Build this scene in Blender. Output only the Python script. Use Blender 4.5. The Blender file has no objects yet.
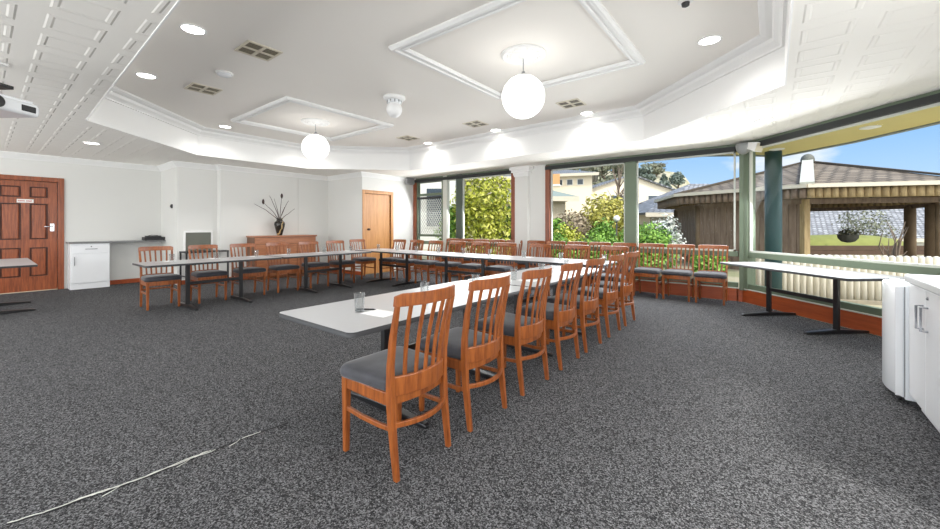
import bpy, bmesh, math, random
import numpy as np
from mathutils import Vector, Matrix
random.seed(7); RNG = np.random.default_rng(11)
SC = bpy.context.scene
COL = SC.collection
PI = math.pi
YAW = 0.666
CA, SA = math.cos(YAW), math.sin(YAW)
EYE = 1.31
def cw(X, Y):                       # garden survey frame (right / ahead of the viewpoint) -> room frame
    return (X*CA - Y*SA, X*SA + Y*CA)
def lin(c):
    return tuple(((v/255)/12.92 if v/255 <= .04045 else ((v/255+.055)/1.055)**2.4) for v in c)

# ------------------------------------------------------------------ materials
MATS = {}
def nodes_of(name):
    m = bpy.data.materials.new(name); m.use_nodes = True
    nt = m.node_tree; b = nt.nodes['Principled BSDF']
    return m, nt, b
def N(nt, typ, **kw):
    n = nt.nodes.new(typ)
    for k, v in kw.items(): setattr(n, k, v)
    return n
def mixcol(nt, fac, a, b, mode='MIX'):
    n = N(nt, 'ShaderNodeMix', data_type='RGBA', blend_type=mode)
    if isinstance(fac, (int, float)): n.inputs[0].default_value = fac
    else: nt.links.new(fac, n.inputs[0])
    for s, v in ((6, a), (7, b)):
        if isinstance(v, tuple): n.inputs[s].default_value = (*v, 1) if len(v) == 3 else v
        else: nt.links.new(v, n.inputs[s])
    return n.outputs[2]
def math_n(nt, op, a, b=None, c=None):
    n = N(nt, 'ShaderNodeMath', operation=op)
    for i, v in enumerate((a, b, c)):
        if v is None: continue
        if isinstance(v, (int, float)): n.inputs[i].default_value = v
        else: nt.links.new(v, n.inputs[i])
    return n.outputs[0]
def ramp(nt, val, stops):
    n = N(nt, 'ShaderNodeValToRGB'); e = n.color_ramp.elements
    while len(e) < len(stops): e.new(0.5)
    for q, (p, c) in zip(e, stops):
        q.position = p; q.color = (*c, 1) if len(c) == 3 else c
    nt.links.new(val, n.inputs[0]); return n.outputs[0]
def coords(nt, kind='Object', scale=(1, 1, 1), rot=(0, 0, 0)):
    tc = N(nt, 'ShaderNodeTexCoord'); mp = N(nt, 'ShaderNodeMapping')
    mp.inputs['Scale'].default_value = scale; mp.inputs['Rotation'].default_value = rot
    nt.links.new(tc.outputs[kind], mp.inputs['Vector']); return mp.outputs[0]
def noise(nt, vec, scale, detail=3, rough=.5):
    n = N(nt, 'ShaderNodeTexNoise'); n.inputs['Scale'].default_value = scale
    n.inputs['Detail'].default_value = detail; n.inputs['Roughness'].default_value = rough
    if vec is not None: nt.links.new(vec, n.inputs['Vector'])
    return n.outputs[0]
def bump(nt, b, h, strength=.3, dist=.01):
    n = N(nt, 'ShaderNodeBump'); n.inputs['Strength'].default_value = strength
    n.inputs['Distance'].default_value = dist
    nt.links.new(h, n.inputs['Height']); nt.links.new(n.outputs[0], b.inputs['Normal'])
def plain(name, col, rough=.5, metal=0., var=.06, scale=8, spec=None, coat=0., bmp=0.):
    m, nt, b = nodes_of(name)
    c = lin(col); v = coords(nt)
    nz = noise(nt, v, scale)
    lo = tuple(x*(1-var) for x in c); hi = tuple(min(1, x*(1+var)) for x in c)
    nt.links.new(mixcol(nt, nz, lo, hi), b.inputs['Base Color'])
    b.inputs['Roughness'].default_value = rough; b.inputs['Metallic'].default_value = metal
    if spec is not None: b.inputs['Specular IOR Level'].default_value = spec
    if coat: b.inputs['Coat Weight'].default_value = coat; b.inputs['Coat Roughness'].default_value = .15
    if bmp: bump(nt, b, noise(nt, v, scale*12), bmp, .004)
    MATS[name] = m; return m
def wood(name, dark, light, axis=2, rough=.35, stretch=14, coat=.2, scale=3.0, spec=.5):
    m, nt, b = nodes_of(name)
    s = [stretch]*3; s[axis] = 1.0
    v = coords(nt, 'Object', tuple(s))
    n1 = noise(nt, v, scale, 5, .6); n2 = noise(nt, v, scale*4.5, 3, .6)
    f = math_n(nt, 'ADD', math_n(nt, 'MULTIPLY', n1, .7), math_n(nt, 'MULTIPLY', n2, .3))
    nt.links.new(ramp(nt, f, [(.32, lin(dark)), (.68, lin(light))]), b.inputs['Base Color'])
    b.inputs['Roughness'].default_value = rough
    b.inputs['Specular IOR Level'].default_value = spec
    b.inputs['Coat Weight'].default_value = coat; b.inputs['Coat Roughness'].default_value = .2
    bump(nt, b, n2, .06, .003)
    MATS[name] = m; return m
def emit(name, col, s):
    m, nt, b = nodes_of(name)
    b.inputs['Base Color'].default_value = (*lin(col), 1)
    b.inputs['Emission Color'].default_value = (*lin(col), 1)
    b.inputs['Emission Strength'].default_value = s
    MATS[name] = m; return m
def glassy(name, tint, gloss=.08, rough=.02):
    m = bpy.data.materials.new(name); m.use_nodes = True; nt = m.node_tree
    nt.nodes.clear(); out = N(nt, 'ShaderNodeOutputMaterial')
    t = N(nt, 'ShaderNodeBsdfTransparent'); t.inputs[0].default_value = (*tint, 1)
    g = N(nt, 'ShaderNodeBsdfGlossy'); g.inputs['Roughness'].default_value = rough
    lw = N(nt, 'ShaderNodeLayerWeight'); lw.inputs[0].default_value = .25
    f = math_n(nt, 'MINIMUM', math_n(nt, 'MULTIPLY', lw.outputs['Fresnel'], gloss*4), .9)
    mx = N(nt, 'ShaderNodeMixShader'); nt.links.new(f, mx.inputs[0])
    nt.links.new(t.outputs[0], mx.inputs[1]); nt.links.new(g.outputs[0], mx.inputs[2])
    nt.links.new(mx.outputs[0], out.inputs[0]); MATS[name] = m; return m

plain('wall_paint', (224, 224, 221), .75, var=.015, scale=1.5)
plain('ceiling_paint', (249, 245, 239), .8, var=.012, scale=1.2)
plain('white_trim', (241, 241, 240), .5, var=.01)
plain('white_laminate', (238, 240, 243), .25, var=.012, scale=2, spec=.5)
plain('table_laminate', (178, 179, 182), .3, var=.03, scale=40, spec=.5)
plain('bench_laminate', (216, 218, 220), .25, var=.02, scale=30)
plain('white_enamel', (240, 244, 248), .22, var=.01, coat=.3)
plain('black_steel', (26, 26, 28), .33, var=.1, spec=.6)
plain('black_edge', (40, 41, 44), .45, var=.1)
plain('chrome', (200, 200, 204), .18, 1.0, var=.02)
plain('brushed_steel', (140, 142, 146), .35, 1.0, var=.05)
plain('dark_grey', (62, 62, 64), .55)
plain('black_plastic', (28, 28, 30), .45)
plain('grey_metal', (150, 152, 153), .5)
plain('shelf_grey', (120, 121, 122), .4, var=.04)
plain('sage_paint', (104, 118, 98), .5, var=.04)
plain('dark_sage', (70, 82, 74), .5, var=.05)
plain('pale_strip', (205, 208, 200), .5, var=.02)
plain('blind_track', (42, 45, 46), .6, var=.1)
plain('teal_paint', (50, 84, 90), .45, var=.12, scale=5)
plain('soffit_paint', (214, 200, 136), .7, var=.06, scale=3)
plain('gutter_grey', (126, 134, 134), .5)
plain('grille_olive', (120, 122, 112), .6, var=.1)
plain('vent_frame', (222, 214, 196), .5, var=.03)
plain('vent_dark', (44, 40, 34), .7)
plain('vent_slat', (150, 142, 122), .5)
plain('red_ink', (200, 60, 50), .5)
plain('sign_white', (238, 236, 232), .4, var=.01)
plain('paper_white', (240, 240, 240), .7, var=.01)
plain('branch_dark', (70, 52, 48), .8, var=.2)
plain('vase_glaze_dark', (44, 40, 36), .2, var=.3, scale=10)
plain('vase_tan', (190, 164, 122), .35, var=.12, scale=14)
plain('thread_white', (206, 206, 200), .9)
plain('seam_dark', (40, 40, 42), .95)
plain('render_cream', (236, 226, 206), .8, var=.04, scale=.6)
plain('render_white', (232, 232, 228), .8, var=.04, scale=.6)
plain('render_beige', (196, 186, 168), .85, var=.06, scale=.6)
plain('pale_timber', (206, 198, 176), .8, var=.12, scale=4)
plain('window_dark', (72, 84, 96), .2)
plain('slate_green', (138, 150, 144), .7, var=.06)
plain('orange_render', (206, 160, 112), .8)
plain('brown_fascia', (120, 84, 64), .7)
plain('bark', (118, 104, 92), .9, var=.25, scale=6)
plain('sleeper', (84, 66, 54), .9, var=.25, scale=3)
plain('planter_grey', (104, 106, 100), .7, var=.15)
plain('ridge_cap', (196, 196, 186), .7, var=.08, scale=5)
plain('roof_trim', (208, 200, 184), .7, var=.05)
plain('log_dark', (122, 104, 84), .9, var=.25, scale=4)
plain('blossom', (226, 230, 230), .8)
plain('mound_turf', (132, 136, 74), .95, var=.25, scale=2)
plain('stone', (150, 142, 128), .9, var=.2, scale=5)
wood('chair_wood', (106, 50, 20), (172, 98, 44), 2, .32, 12, .25, 3.2)
wood('door_red_wood', (104, 48, 22), (172, 92, 50), 2, .35, 16, .2, 2.4)
wood('door_groove', (58, 26, 16), (84, 40, 24), 2, .5, 16, .0, 2.4)
wood('door_oak', (178, 118, 62), (214, 158, 98), 2, .4, 16, .15, 1.6)
wood('jamb_wood', (112, 56, 32), (158, 84, 48), 2, .4, 14, .2, 2.0)
wood('skirting_wood', (150, 66, 32), (188, 92, 46), 0, .38, 10, .2, 1.6)
wood('buffet_wood', (140, 84, 52), (190, 124, 82), 1, .35, 8, .2, 1.8)
wood('buffet_dark', (96, 62, 40), (130, 86, 58), 2, .4, 8, .15, 1.8)
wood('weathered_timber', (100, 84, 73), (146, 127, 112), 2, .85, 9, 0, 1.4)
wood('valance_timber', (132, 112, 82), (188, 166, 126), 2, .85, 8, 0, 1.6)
wood('fence_timber', (208, 202, 188), (240, 236, 226), 2, .85, 8, 0, 1.6)
emit('lamp_glow', (255, 252, 246), 9.0)
emit('globe_glow', (255, 253, 249), 1.35)
glassy('window_glass', (.975,.985,.98), .006)
glassy('tumbler_glass', (.975, .985, .985), .13, .05)
glassy('garden_globe', (1, 1, 1), .3)
plain('opal_white', (244, 244, 244), .3, var=.01)

def seat_mat():
    m, nt, b = nodes_of('seat_vinyl')
    v = coords(nt)
    n1 = noise(nt, v, 9, 4, .6)
    nt.links.new(ramp(nt, n1, [(.3, lin((44, 44, 49))), (.7, lin((64, 64, 71)))]), b.inputs['Base Color'])
    b.inputs['Roughness'].default_value = .62; b.inputs['Specular IOR Level'].default_value = .4
    b.inputs['Sheen Weight'].default_value = .25
    bump(nt, b, noise(nt, v, 160), .12, .003); MATS['seat_vinyl'] = m
seat_mat()
def carpet_mat():
    m, nt, b = nodes_of('carpet')
    v = coords(nt)
    n1 = noise(nt, v, 190, 3, .8); n2 = noise(nt, v, .55, 3, .55); n3 = noise(nt, v, 260, 2, .6)
    n4 = noise(nt, v, 120, 2, .6)
    vo = N(nt, 'ShaderNodeTexVoronoi'); vo.inputs['Scale'].default_value = 150; nt.links.new(v, vo.inputs['Vector'])
    sx = N(nt, 'ShaderNodeSeparateColor'); nt.links.new(vo.outputs['Color'], sx.inputs[0])
    f = math_n(nt, 'ADD', math_n(nt, 'MULTIPLY', n1, .55), math_n(nt, 'ADD', math_n(nt, 'MULTIPLY', sx.outputs[0], .26), math_n(nt, 'MULTIPLY', n4, .19)))
    c = ramp(nt, f, [(.38, lin((28, 28, 30))), (.5, lin((68, 68, 70))), (.66, lin((138, 138, 141)))])
    c = mixcol(nt, math_n(nt, 'MULTIPLY', n2, .35), c, (.55, .55, .56), 'MULTIPLY')
    nt.links.new(c, b.inputs['Base Color'])
    b.inputs['Roughness'].default_value = .95; b.inputs['Specular IOR Level'].default_value = .15
    bump(nt, b, f, .25, .006); MATS['carpet'] = m
carpet_mat()
def panel_mat():                    # pressed panels: square raised frames, .43 m apart
    m, nt, b = nodes_of('pressed_panel')
    tc = N(nt, 'ShaderNodeTexCoord'); sp = N(nt, 'ShaderNodeSeparateXYZ')
    nt.links.new(tc.outputs['Object'], sp.inputs[0])
    d = []
    for out, off in ((0, .161 - .065), (1, 3.725 - .065)):
        t = math_n(nt, 'FRACT', math_n(nt, 'ADD', math_n(nt, 'DIVIDE', math_n(nt, 'SUBTRACT', sp.outputs[out], off), .43), 40))
        d.append(math_n(nt, 'ABSOLUTE', math_n(nt, 'SUBTRACT', t, .5)))
    mx = math_n(nt, 'MAXIMUM', d[0], d[1])
    h = ramp(nt, mx, [(0, (0, 0, 0)), (.25, (0, 0, 0)), (.275, (1, 1, 1)), (.325, (1, 1, 1)), (.35, (.0, .0, .0))])
    b.inputs['Base Color'].default_value = (*lin((245, 242, 236)), 1); b.inputs['Roughness'].default_value = .7
    bump(nt, b, h, .42, .02); MATS['pressed_panel'] = m
panel_mat()
def tile_mat(name, dark, light, sc=(1, 1, 1), row=.28, w=.33):
    m, nt, b = nodes_of(name)
    tc = N(nt, 'ShaderNodeUVMap'); mp = N(nt, 'ShaderNodeMapping'); nt.links.new(tc.outputs[0], mp.inputs[0])
    br = N(nt, 'ShaderNodeTexBrick'); nt.links.new(mp.outputs[0], br.inputs['Vector'])
    br.inputs['Scale'].default_value = 1; br.inputs['Brick Width'].default_value = w
    br.inputs['Row Height'].default_value = row; br.inputs['Mortar Size'].default_value = .06
    br.inputs['Mortar Smooth'].default_value = .6
    br.inputs['Color1'].default_value = (*lin(dark), 1); br.inputs['Color2'].default_value = (*lin(light), 1)
    br.inputs['Mortar'].default_value = (*tuple(.22*x for x in lin(dark)), 1)
    nz = noise(nt, mp.outputs[0], 1.3, 4, .6)
    c = mixcol(nt, math_n(nt, 'MULTIPLY', nz, .45), br.outputs[0], lin(light))
    nt.links.new(c, b.inputs['Base Color']); b.inputs['Roughness'].default_value = .85
    bump(nt, b, br.outputs[1], -.5, .03); MATS[name] = m
tile_mat('roof_tile_brown', (104, 92, 80), (150, 137, 122))
tile_mat('roof_tile_grey', (104, 108, 116), (150, 154, 162))
tile_mat('roof_tile_slate', (116, 118, 126), (176, 178, 184))
def leaf_mat(name, cols, rough=.6):
    m, nt, b = nodes_of(name)
    g = N(nt, 'ShaderNodeNewGeometry')
    st = [(i/(len(cols)-1), lin(c)) for i, c in enumerate(cols)]
    nt.links.new(ramp(nt, g.outputs['Random Per Island'], st), b.inputs['Base Color'])
    b.inputs['Roughness'].default_value = rough
    b.inputs['Subsurface Weight'].default_value = 0
    MATS[name] = m
leaf_mat('leaf_lime', [(96, 112, 26), (164, 172, 48), (204, 206, 84), (224, 222, 130)])
leaf_mat('leaf_green', [(58, 96, 34), (104, 150, 54), (140, 184, 76), (170, 206, 104)])
leaf_mat('leaf_deep', [(40, 66, 34), (70, 104, 50), (100, 134, 66)])
leaf_mat('leaf_yellow', [(130, 132, 52), (184, 176, 80), (214, 206, 122)])
leaf_mat('leaf_mauve', [(112, 98, 80), (146, 130, 108), (176, 160, 136)])
leaf_mat('leaf_gum', [(96, 100, 84), (126, 130, 108), (152, 154, 132)])
leaf_mat('leaf_pine', [(74, 88, 80), (104, 118, 108), (132, 144, 136)])
leaf_mat('leaf_grey', [(170, 178, 170), (206, 212, 206), (236, 238, 236)])
leaf_mat('leaf_grass', [(120, 128, 60), (150, 156, 80), (176, 176, 104)])
def ground_mat():
    m, nt, b = nodes_of('garden_ground')
    v = coords(nt); n1 = noise(nt, v, .5, 5, .6); n2 = noise(nt, v, 14, 4, .7)
    c = ramp(nt, n1, [(.35, lin((170,164,140))), (.5, lin((168, 160, 132))), (.62, lin((118, 126, 78)))])
    c = mixcol(nt, math_n(nt, 'MULTIPLY', n2, .5), c, lin((206, 198, 180)))
    nt.links.new(c, b.inputs['Base Color']); b.inputs['Roughness'].default_value = .95
    MATS['garden_ground'] = m
ground_mat()
def bounce_mat():
    m, nt, b = nodes_of('pale_paving')
    v = coords(nt); n1 = noise(nt, v, 3, 4, .6)
    nt.links.new(ramp(nt, n1, [(.3, lin((206, 200, 188))), (.7, lin((226, 222, 212)))]), b.inputs['Base Color'])
    b.inputs['Roughness'].default_value = .9; MATS['pale_paving'] = m
bounce_mat()

# ------------------------------------------------------------------ mesh helpers
class MB:
    def __init__(s): s.v = []; s.f = []; s.sm = []; s.uv = None
    def add(s, vs, fs, smooth=False):
        o = len(s.v); s.v += [tuple(p) for p in vs]
        for f in fs: s.f.append(tuple(i+o for i in f)); s.sm.append(smooth)
        return s
    def box(s, x0, x1, y0, y1, z0, z1):
        return s.add([(x0,y0,z0),(x1,y0,z0),(x1,y1,z0),(x0,y1,z0),(x0,y0,z1),(x1,y0,z1),(x1,y1,z1),(x0,y1,z1)],
                     [(3,2,1,0),(4,5,6,7),(0,1,5,4),(1,2,6,5),(2,3,7,6),(3,0,4,7)])
    def prism(s, poly, z0, z1, smooth=False):
        n = len(poly)
        s.add([(x,y,z0) for x,y in poly]+[(x,y,z1) for x,y in poly],
              [tuple(range(n-1,-1,-1)), tuple(range(n,2*n))])
        o = len(s.v)-2*n
        for i in range(n):
            j = (i+1) % n; s.f.append((o+i,o+j,o+n+j,o+n+i)); s.sm.append(smooth)
        return s
    def loft(s, rings, smooth=False, caps=True, closed=True):
        o = len(s.v); n = len(rings[0])
        for r in rings: s.v += [tuple(p) for p in r]
        for k in range(len(rings)-1):
            for i in range(n if closed else n-1):
                j = (i+1) % n
                s.f.append((o+k*n+i, o+k*n+j, o+(k+1)*n+j, o+(k+1)*n+i)); s.sm.append(smooth)
        if caps:
            s.f.append(tuple(o+i for i in range(n-1,-1,-1))); s.sm.append(False)
            q = o+(len(rings)-1)*n; s.f.append(tuple(q+i for i in range(n))); s.sm.append(False)
        return s
    def rects(s, secs):              # horizontal rectangles (cx, cy, z, wx, wy) lofted upward
        return s.loft([[(cx-wx/2,cy-wy/2,z),(cx+wx/2,cy-wy/2,z),(cx+wx/2,cy+wy/2,z),(cx-wx/2,cy+wy/2,z)] for cx,cy,z,wx,wy in secs])
    def tube(s, pts, r, n=8, smooth=True):
        pts = [Vector(p) for p in pts]; rings = []
        for i, p in enumerate(pts):
            t = (pts[min(i+1,len(pts)-1)]-pts[max(i-1,0)]).normalized()
            a = t.cross(Vector((0,0,1)) if abs(t.z) < .95 else Vector((1,0,0))).normalized(); b = t.cross(a)
            rr = r[i] if isinstance(r,(list,tuple)) else r
            rings.append([p+a*rr*math.cos(2*PI*k/n)+b*rr*math.sin(2*PI*k/n) for k in range(n)])
        return s.loft(rings, smooth)
    def bar(s, pts, w, h):           # rectangular bar along a path, w horizontal, h vertical
        pts = [Vector(p) for p in pts]; rings = []
        for i, p in enumerate(pts):
            t = (pts[min(i+1,len(pts)-1)]-pts[max(i-1,0)]).normalized()
            a = t.cross(Vector((0,0,1))); a = a.normalized() if a.length > 1e-4 else Vector((1,0,0)); b = a.cross(t)
            rings.append([p-a*w/2-b*h/2, p+a*w/2-b*h/2, p+a*w/2+b*h/2, p-a*w/2+b*h/2])
        return s.loft(rings)
    def lathe(s, prof, n=24, c=(0,0,0), smooth=True, caps=True):
        return s.loft([[(c[0]+r*math.cos(2*PI*k/n), c[1]+r*math.sin(2*PI*k/n), c[2]+z) for k in range(n)] for r, z in prof], smooth, caps)
    def sphere(s, c, r, n=20, m=12, zs=1.0):
        return s.lathe([(max(1e-4, r*math.sin(PI*k/m)), -r*zs*math.cos(PI*k/m)) for k in range(m+1)], n, c)
    def build(s, name, mat, parent=None, bevel=0, seg=2):
        me = bpy.data.meshes.new(name); me.from_pydata(s.v, [], s.f); me.update()
        me.polygons.foreach_set('use_smooth', s.sm)
        bm = bmesh.new(); bm.from_mesh(me); bmesh.ops.recalc_face_normals(bm, faces=bm.faces); bm.to_mesh(me); bm.free()
        me.materials.append(MATS[mat] if isinstance(mat, str) else mat)
        o = bpy.data.objects.new(name, me); COL.objects.link(o)
        if parent: o.parent = parent
        if bevel:
            md = o.modifiers.new('Bevel', 'BEVEL'); md.width = bevel; md.segments = seg; md.limit_method = 'ANGLE'; md.angle_limit = .6
        return o
def tag(o, label, cat, group=None):
    o['label'] = label; o['category'] = cat
    if group: o['group'] = group
    return o
def thing(name, label, cat, loc=(0,0,0), rz=0, group=None):
    o = bpy.data.objects.new(name, None); o.empty_display_size = .2; COL.objects.link(o)
    o.location = loc; o.rotation_euler = (0,0,rz)
    return tag(o, label, cat, group)
def struct(name, loc=(0,0,0), rz=0):
    o = bpy.data.objects.new(name, None); COL.objects.link(o); o.location = loc; o.rotation_euler = (0,0,rz)
    o['kind'] = 'structure'; return o
def st(o): o['kind'] = 'structure'; return o
def dup(root, loc, rz, label, group=None, scale=None):
    r = root.copy(); COL.objects.link(r); r.location = loc; r.rotation_euler = (0,0,rz); r['label'] = label
    if group: r['group'] = group
    for ch in list(root.children):
        c = ch.copy(); COL.objects.link(c); c.parent = r
        for g in ch.children:
            d = g.copy(); COL.objects.link(d); d.parent = c
    return r
ORD = ['first','second','third','fourth','fifth','sixth','seventh','eighth','ninth','tenth']

# ------------------------------------------------------------------ room shell
XL, XR, YB, YF = -11.65, 1.45, 8.17, -3.3
ZL, ZF, ZU = 2.74, 3.147, 3.275
FA = Vector((-.42, YB)); FD = Vector((.676, -.737)); FN = Vector((.737, .676)); FL = (XR+.42)/.676
FE = FA + FD*FL
FLOOR = [(XL,YF),(XR,YF),(XR,FE.y),(FA.x,YB),(-8.6,YB),(-8.6,6.3),(-10.2,6.3),(-10.2,3.5),(-10.4,3.5),(-10.4,2.72),(XL,2.72)]
st(MB().prism(FLOOR, -.08, 0).build('floor', 'carpet'))
OCT = [(-7.28,.90),(-9.08,2.71),(-9.08,5.03),(-7.3,6.8),(-1.69,6.8),(.09,5.03),(.09,2.71),(-1.69,.76)]
def holed(name, outer, inner, z, mat):
    bm = bmesh.new()
    es = []
    for loop in (outer, inner):
        vs = [bm.verts.new((x,y,z)) for x,y in loop]
        es += [bm.edges.new((vs[i], vs[(i+1) % len(vs)])) for i in range(len(vs))]
    bmesh.ops.triangle_fill(bm, use_beauty=True, use_dissolve=False, edges=es)
    for f in bm.faces:
        if f.normal.z > 0: f.normal_flip()
    me = bpy.data.meshes.new(name); bm.to_mesh(me); bm.free(); me.materials.append(MATS[mat])
    o = bpy.data.objects.new(name, me); COL.objects.link(o); return st(o)
EXT = [(XL-.1,YF-.1),(XR+.1,YF-.1),(XR+.1,FE.y+.12),(FA.x+.08,YB+.14),(XL-.1,YB+.14)]
holed('ceiling', EXT, OCT, ZL, 'pressed_panel')
up = MB().prism([(x*1.0,y) for x,y in OCT], ZU, ZU+.05).build('ceiling', 'ceiling_paint'); st(up)
roof = MB().prism([(XL-.3,YF-.3),(XR+.3,YF-.3),(XR+.3,FE.y+.3),(FA.x+.2,YB+.3),(XL-.3,YB+.3)], ZU+.08, ZU+.2).build('ceiling', 'roof_tile_brown'); st(roof)
def ring(name, poly, prof, mat, closed=True, sg=None):
    """sweep a profile of (inset, z) round a polygon with mitred corners"""
    n = len(poly); P = [Vector(p) for p in poly]
    area = sum(P[i].x*P[(i+1)%n].y-P[(i+1)%n].x*P[i].y for i in range(n)); sg = sg if sg else (1 if area > 0 else -1)
    rings = []
    for i in range(n):
        if closed or 0 < i < n-1:
            a = (P[i]-P[i-1]).normalized(); b = (P[(i+1)%n]-P[i]).normalized()
        elif i == 0: a = b = (P[1]-P[0]).normalized()
        else: a = b = (P[-1]-P[-2]).normalized()
        na = Vector((-a.y,a.x))*sg; nb = Vector((-b.y,b.x))*sg
        m = (na+nb).normalized(); k = 1/max(.35, m.dot(na))
        rings.append([(P[i].x+m.x*k*d, P[i].y+m.y*k*d, z) for d, z in prof])
    mb = MB(); rr = rings + ([rings[0]] if closed else [])
    mb.loft(rr, False, caps=not closed)
    return mb.build(name, mat)
# tray: fascia, stepped cornice
st(ring('trim_1', OCT, [(-.012,ZL-.006),(.0,ZL-.006),(.0,ZF+.14),(-.012,ZF+.14)], 'white_trim'))
st(ring('trim_2', OCT, [(0,ZF-.02),(.025,ZF-.02),(.03,ZF+.0),(.05,ZF+.02),(.085,ZF+.045),(.1,ZF+.08),(.15,ZF+.09),(.19,ZF+.11),(.2,ZU),(0,ZU)], 'white_trim'))
def square_mould(name, x0, x1, y0, y1):
    pr = [(0,ZU),(0,ZU-.02),(.02,ZU-.045),(.05,ZU-.045),(.06,ZU-.03),(.09,ZU-.022),(.1,ZU-.035),(.125,ZU-.035),(.14,ZU-.012),(.14,ZU)]
    return st(ring(name, [(x0,y0),(x1,y0),(x1,y1),(x0,y1)], pr, 'white_trim'))
square_mould('trim_3', -3.31, -1.19, 2.77, 4.9)
square_mould('trim_4', -7.87, -5.78, 2.87, 4.97)
# walls
def wallbox(name, x0, x1, y0, y1, z0=0, z1=ZL, mat='wall_paint'):
    return st(MB().box(x0,x1,y0,y1,z0,z1).build(name, mat))
D0, D1, DT = .10, 1.01, 2.21         # red door opening
mb = MB().box(XL-.12,XL,YF,D0,0,ZL).box(XL-.12,XL,D1,2.72,0,ZL).box(XL-.12,XL,D0,D1,DT,ZL)
st(mb.build('wall_left', 'wall_paint'))
mb = MB().box(XL-.12,-10.4,2.72,3.5,0,ZL)
st(mb.build('wall_left_pier', 'wall_paint'))
mb = MB().box(-10.7,-10.2,3.5,5.375,0,ZL).box(-10.7,-10.2,5.39,6.3,0,ZL).box(-10.7,-10.212,5.37,5.4,0,ZL)
st(mb.build('wall_left_panel', 'wall_paint'))
E0, E1, ET = 6.385, 7.27, 2.19
mb = MB().box(-10.7,-8.6,6.3,6.36,0,ZL).box(-8.72,-8.6,6.36,E0,0,ZL).box(-8.72,-8.6,E1,YB+.12,0,ZL).box(-8.72,-8.6,E0,E1,ET,ZL)
st(mb.build('wall_passage', 'wall_paint'))
st(MB().box(-4.98,-4.18,YB,YB+.12,0,ZL).box(-4.95,-4.6,YB-.1,YB,0,ZL).build('wall_back', 'wall_paint'))
cap = MB()
for k, (d, z0, z1) in enumerate(((.02,2.50,2.54),(.035,2.54,2.6),(.07,2.6,2.66),(.1,2.66,2.735))):
    cap.box(-4.95-d,-4.6+d,YB-.1-d,YB,z0,z1)
st(cap.build('trim_5', 'white_trim', bevel=.006))
st(MB().box(XR,XR+.12,YF,FE.y-.02,0,.95).box(XR,XR+.12,YF,FE.y-.02,2.5,ZL).box(XR,XR+.12,3.2,FE.y-.02,.95,2.5).box(XR,XR+.12,-.2,.2,.95,2.5).box(XR,XR+.12,YF,-2.9,.95,2.5).build('wall_right', 'wall_paint'))
fb = MB().box(XL-.12,XR+.12,YF-.12,YF,0,.25).box(XL-.12,XR+.12,YF-.12,YF,2.62,ZL)
xs = [XL-.12,-11.2,-8.2,-7.9,-5.0,-4.7,-1.8,-1.5,1.3,XR+.12]
for i in range(0,len(xs),2): fb.box(xs[i],xs[i+1],YF-.12,YF,.25,2.62)
st(fb.build('wall_front', 'wall_paint'))
# cornices under the low ceiling (closed mitred strip following the solid walls)
CP = [(0,ZL),(0,ZL-.115),(.012,ZL-.115),(.02,ZL-.1),(.06,ZL-.055),(.085,ZL-.03),(.1,ZL-.02),(.1,ZL)]
def cornice(name, path): return st(ring(name, path, CP, 'white_trim', closed=False, sg=1))
cornice('trim_6', [(-8.6,YB),(-8.6,6.3),(-10.2,6.3),(-10.2,3.5),(-10.4,3.5),(-10.4,2.72),(XL,2.72),(XL,YF)])
# skirtings
def skirt(name, path, h, mat, t=.02):     # path walked with the room on its left
    return st(ring(name, path, [(0,0),(t,0),(t,h-.006),(t-.006,h),(0,h)], mat, closed=False, sg=1))
skirt('baseboard_left', [(XL,2.72),(XL,1.75)], .095, 'skirting_wood')
skirt('baseboard_left', [(XL,D0-.09),(XL,YF)], .095, 'skirting_wood')
skirt('baseboard_panel', [(-8.6,6.3),(-10.2,6.3),(-10.2,3.5),(-10.4,3.5),(-10.4,2.72)], .095, 'skirting_wood')
skirt('baseboard_pier', [(-4.18,YB),(-4.6,YB),(-4.6,YB-.1),(-4.95,YB-.1)], .095, 'skirting_wood', .015)
# window_* : local frame x along the wall, y outwards, z up
ZS0, ZS1, ZM0, ZM1, ZH = .22, .32, .775, .865, 2.70
def window(name, p0, rz, L, posts, cells, jambs=()):
    w = struct(name, (p0[0], p0[1], 0), rz)
    MB().box(0,L,.0,.09,0,ZS0).build('skirting_board', 'skirting_wood', w, .004)
    MB().box(0,L,-.006,.02,ZS0,ZS0+.014).build('skirting_bead', 'pale_strip', w)
    MB().box(0,L,.02,.1,ZS0+.0145,ZS1).build('bottom_rail', 'sage_paint', w, .004)
    MB().box(0,L,.015,.105,ZM0,ZM1).build('mid_rail', 'sage_paint', w, .006)
    MB().box(0,L,.0,.11,ZH,ZL).build('head_rail', 'sage_paint', w, .004)
    MB().box(0.0,L,-.03,.08,ZH-.085,ZH-.002).build('blind_track', 'blind_track', w, .004)
    for x0, x1, mat in posts: MB().box(x0,x1,-.004,.115,ZS0+.016,ZL-.002).build('mullion', mat, w, .005)
    for x0, x1, mat in jambs: MB().box(x0,x1,-.02,.12,ZS0+.016,ZH+.01).build('jamb', mat, w, .005)
    for x0, x1 in cells:
        fr = MB(); t = .028
        for z0, z1 in ((ZM1,ZH-.085),):
            fr.box(x0,x0+t,.03,.075,z0,z1).box(x1-t,x1,.03,.075,z0,z1).box(x0,x1,.03,.075,z0,z0+t).box(x0,x1,.03,.075,z1-t,z1)
        fr.build('sash_frame', 'pale_strip', w)
        MB().box(x0+.01,x1-.01,.048,.054,ZM1+.01,ZH-.04).build('pane', 'window_glass', w)
        MB().box(x0+.01,x1-.01,.048,.054,ZS1-.01,ZM0+.01).build('pane', 'window_glass', w)
    return w
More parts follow.
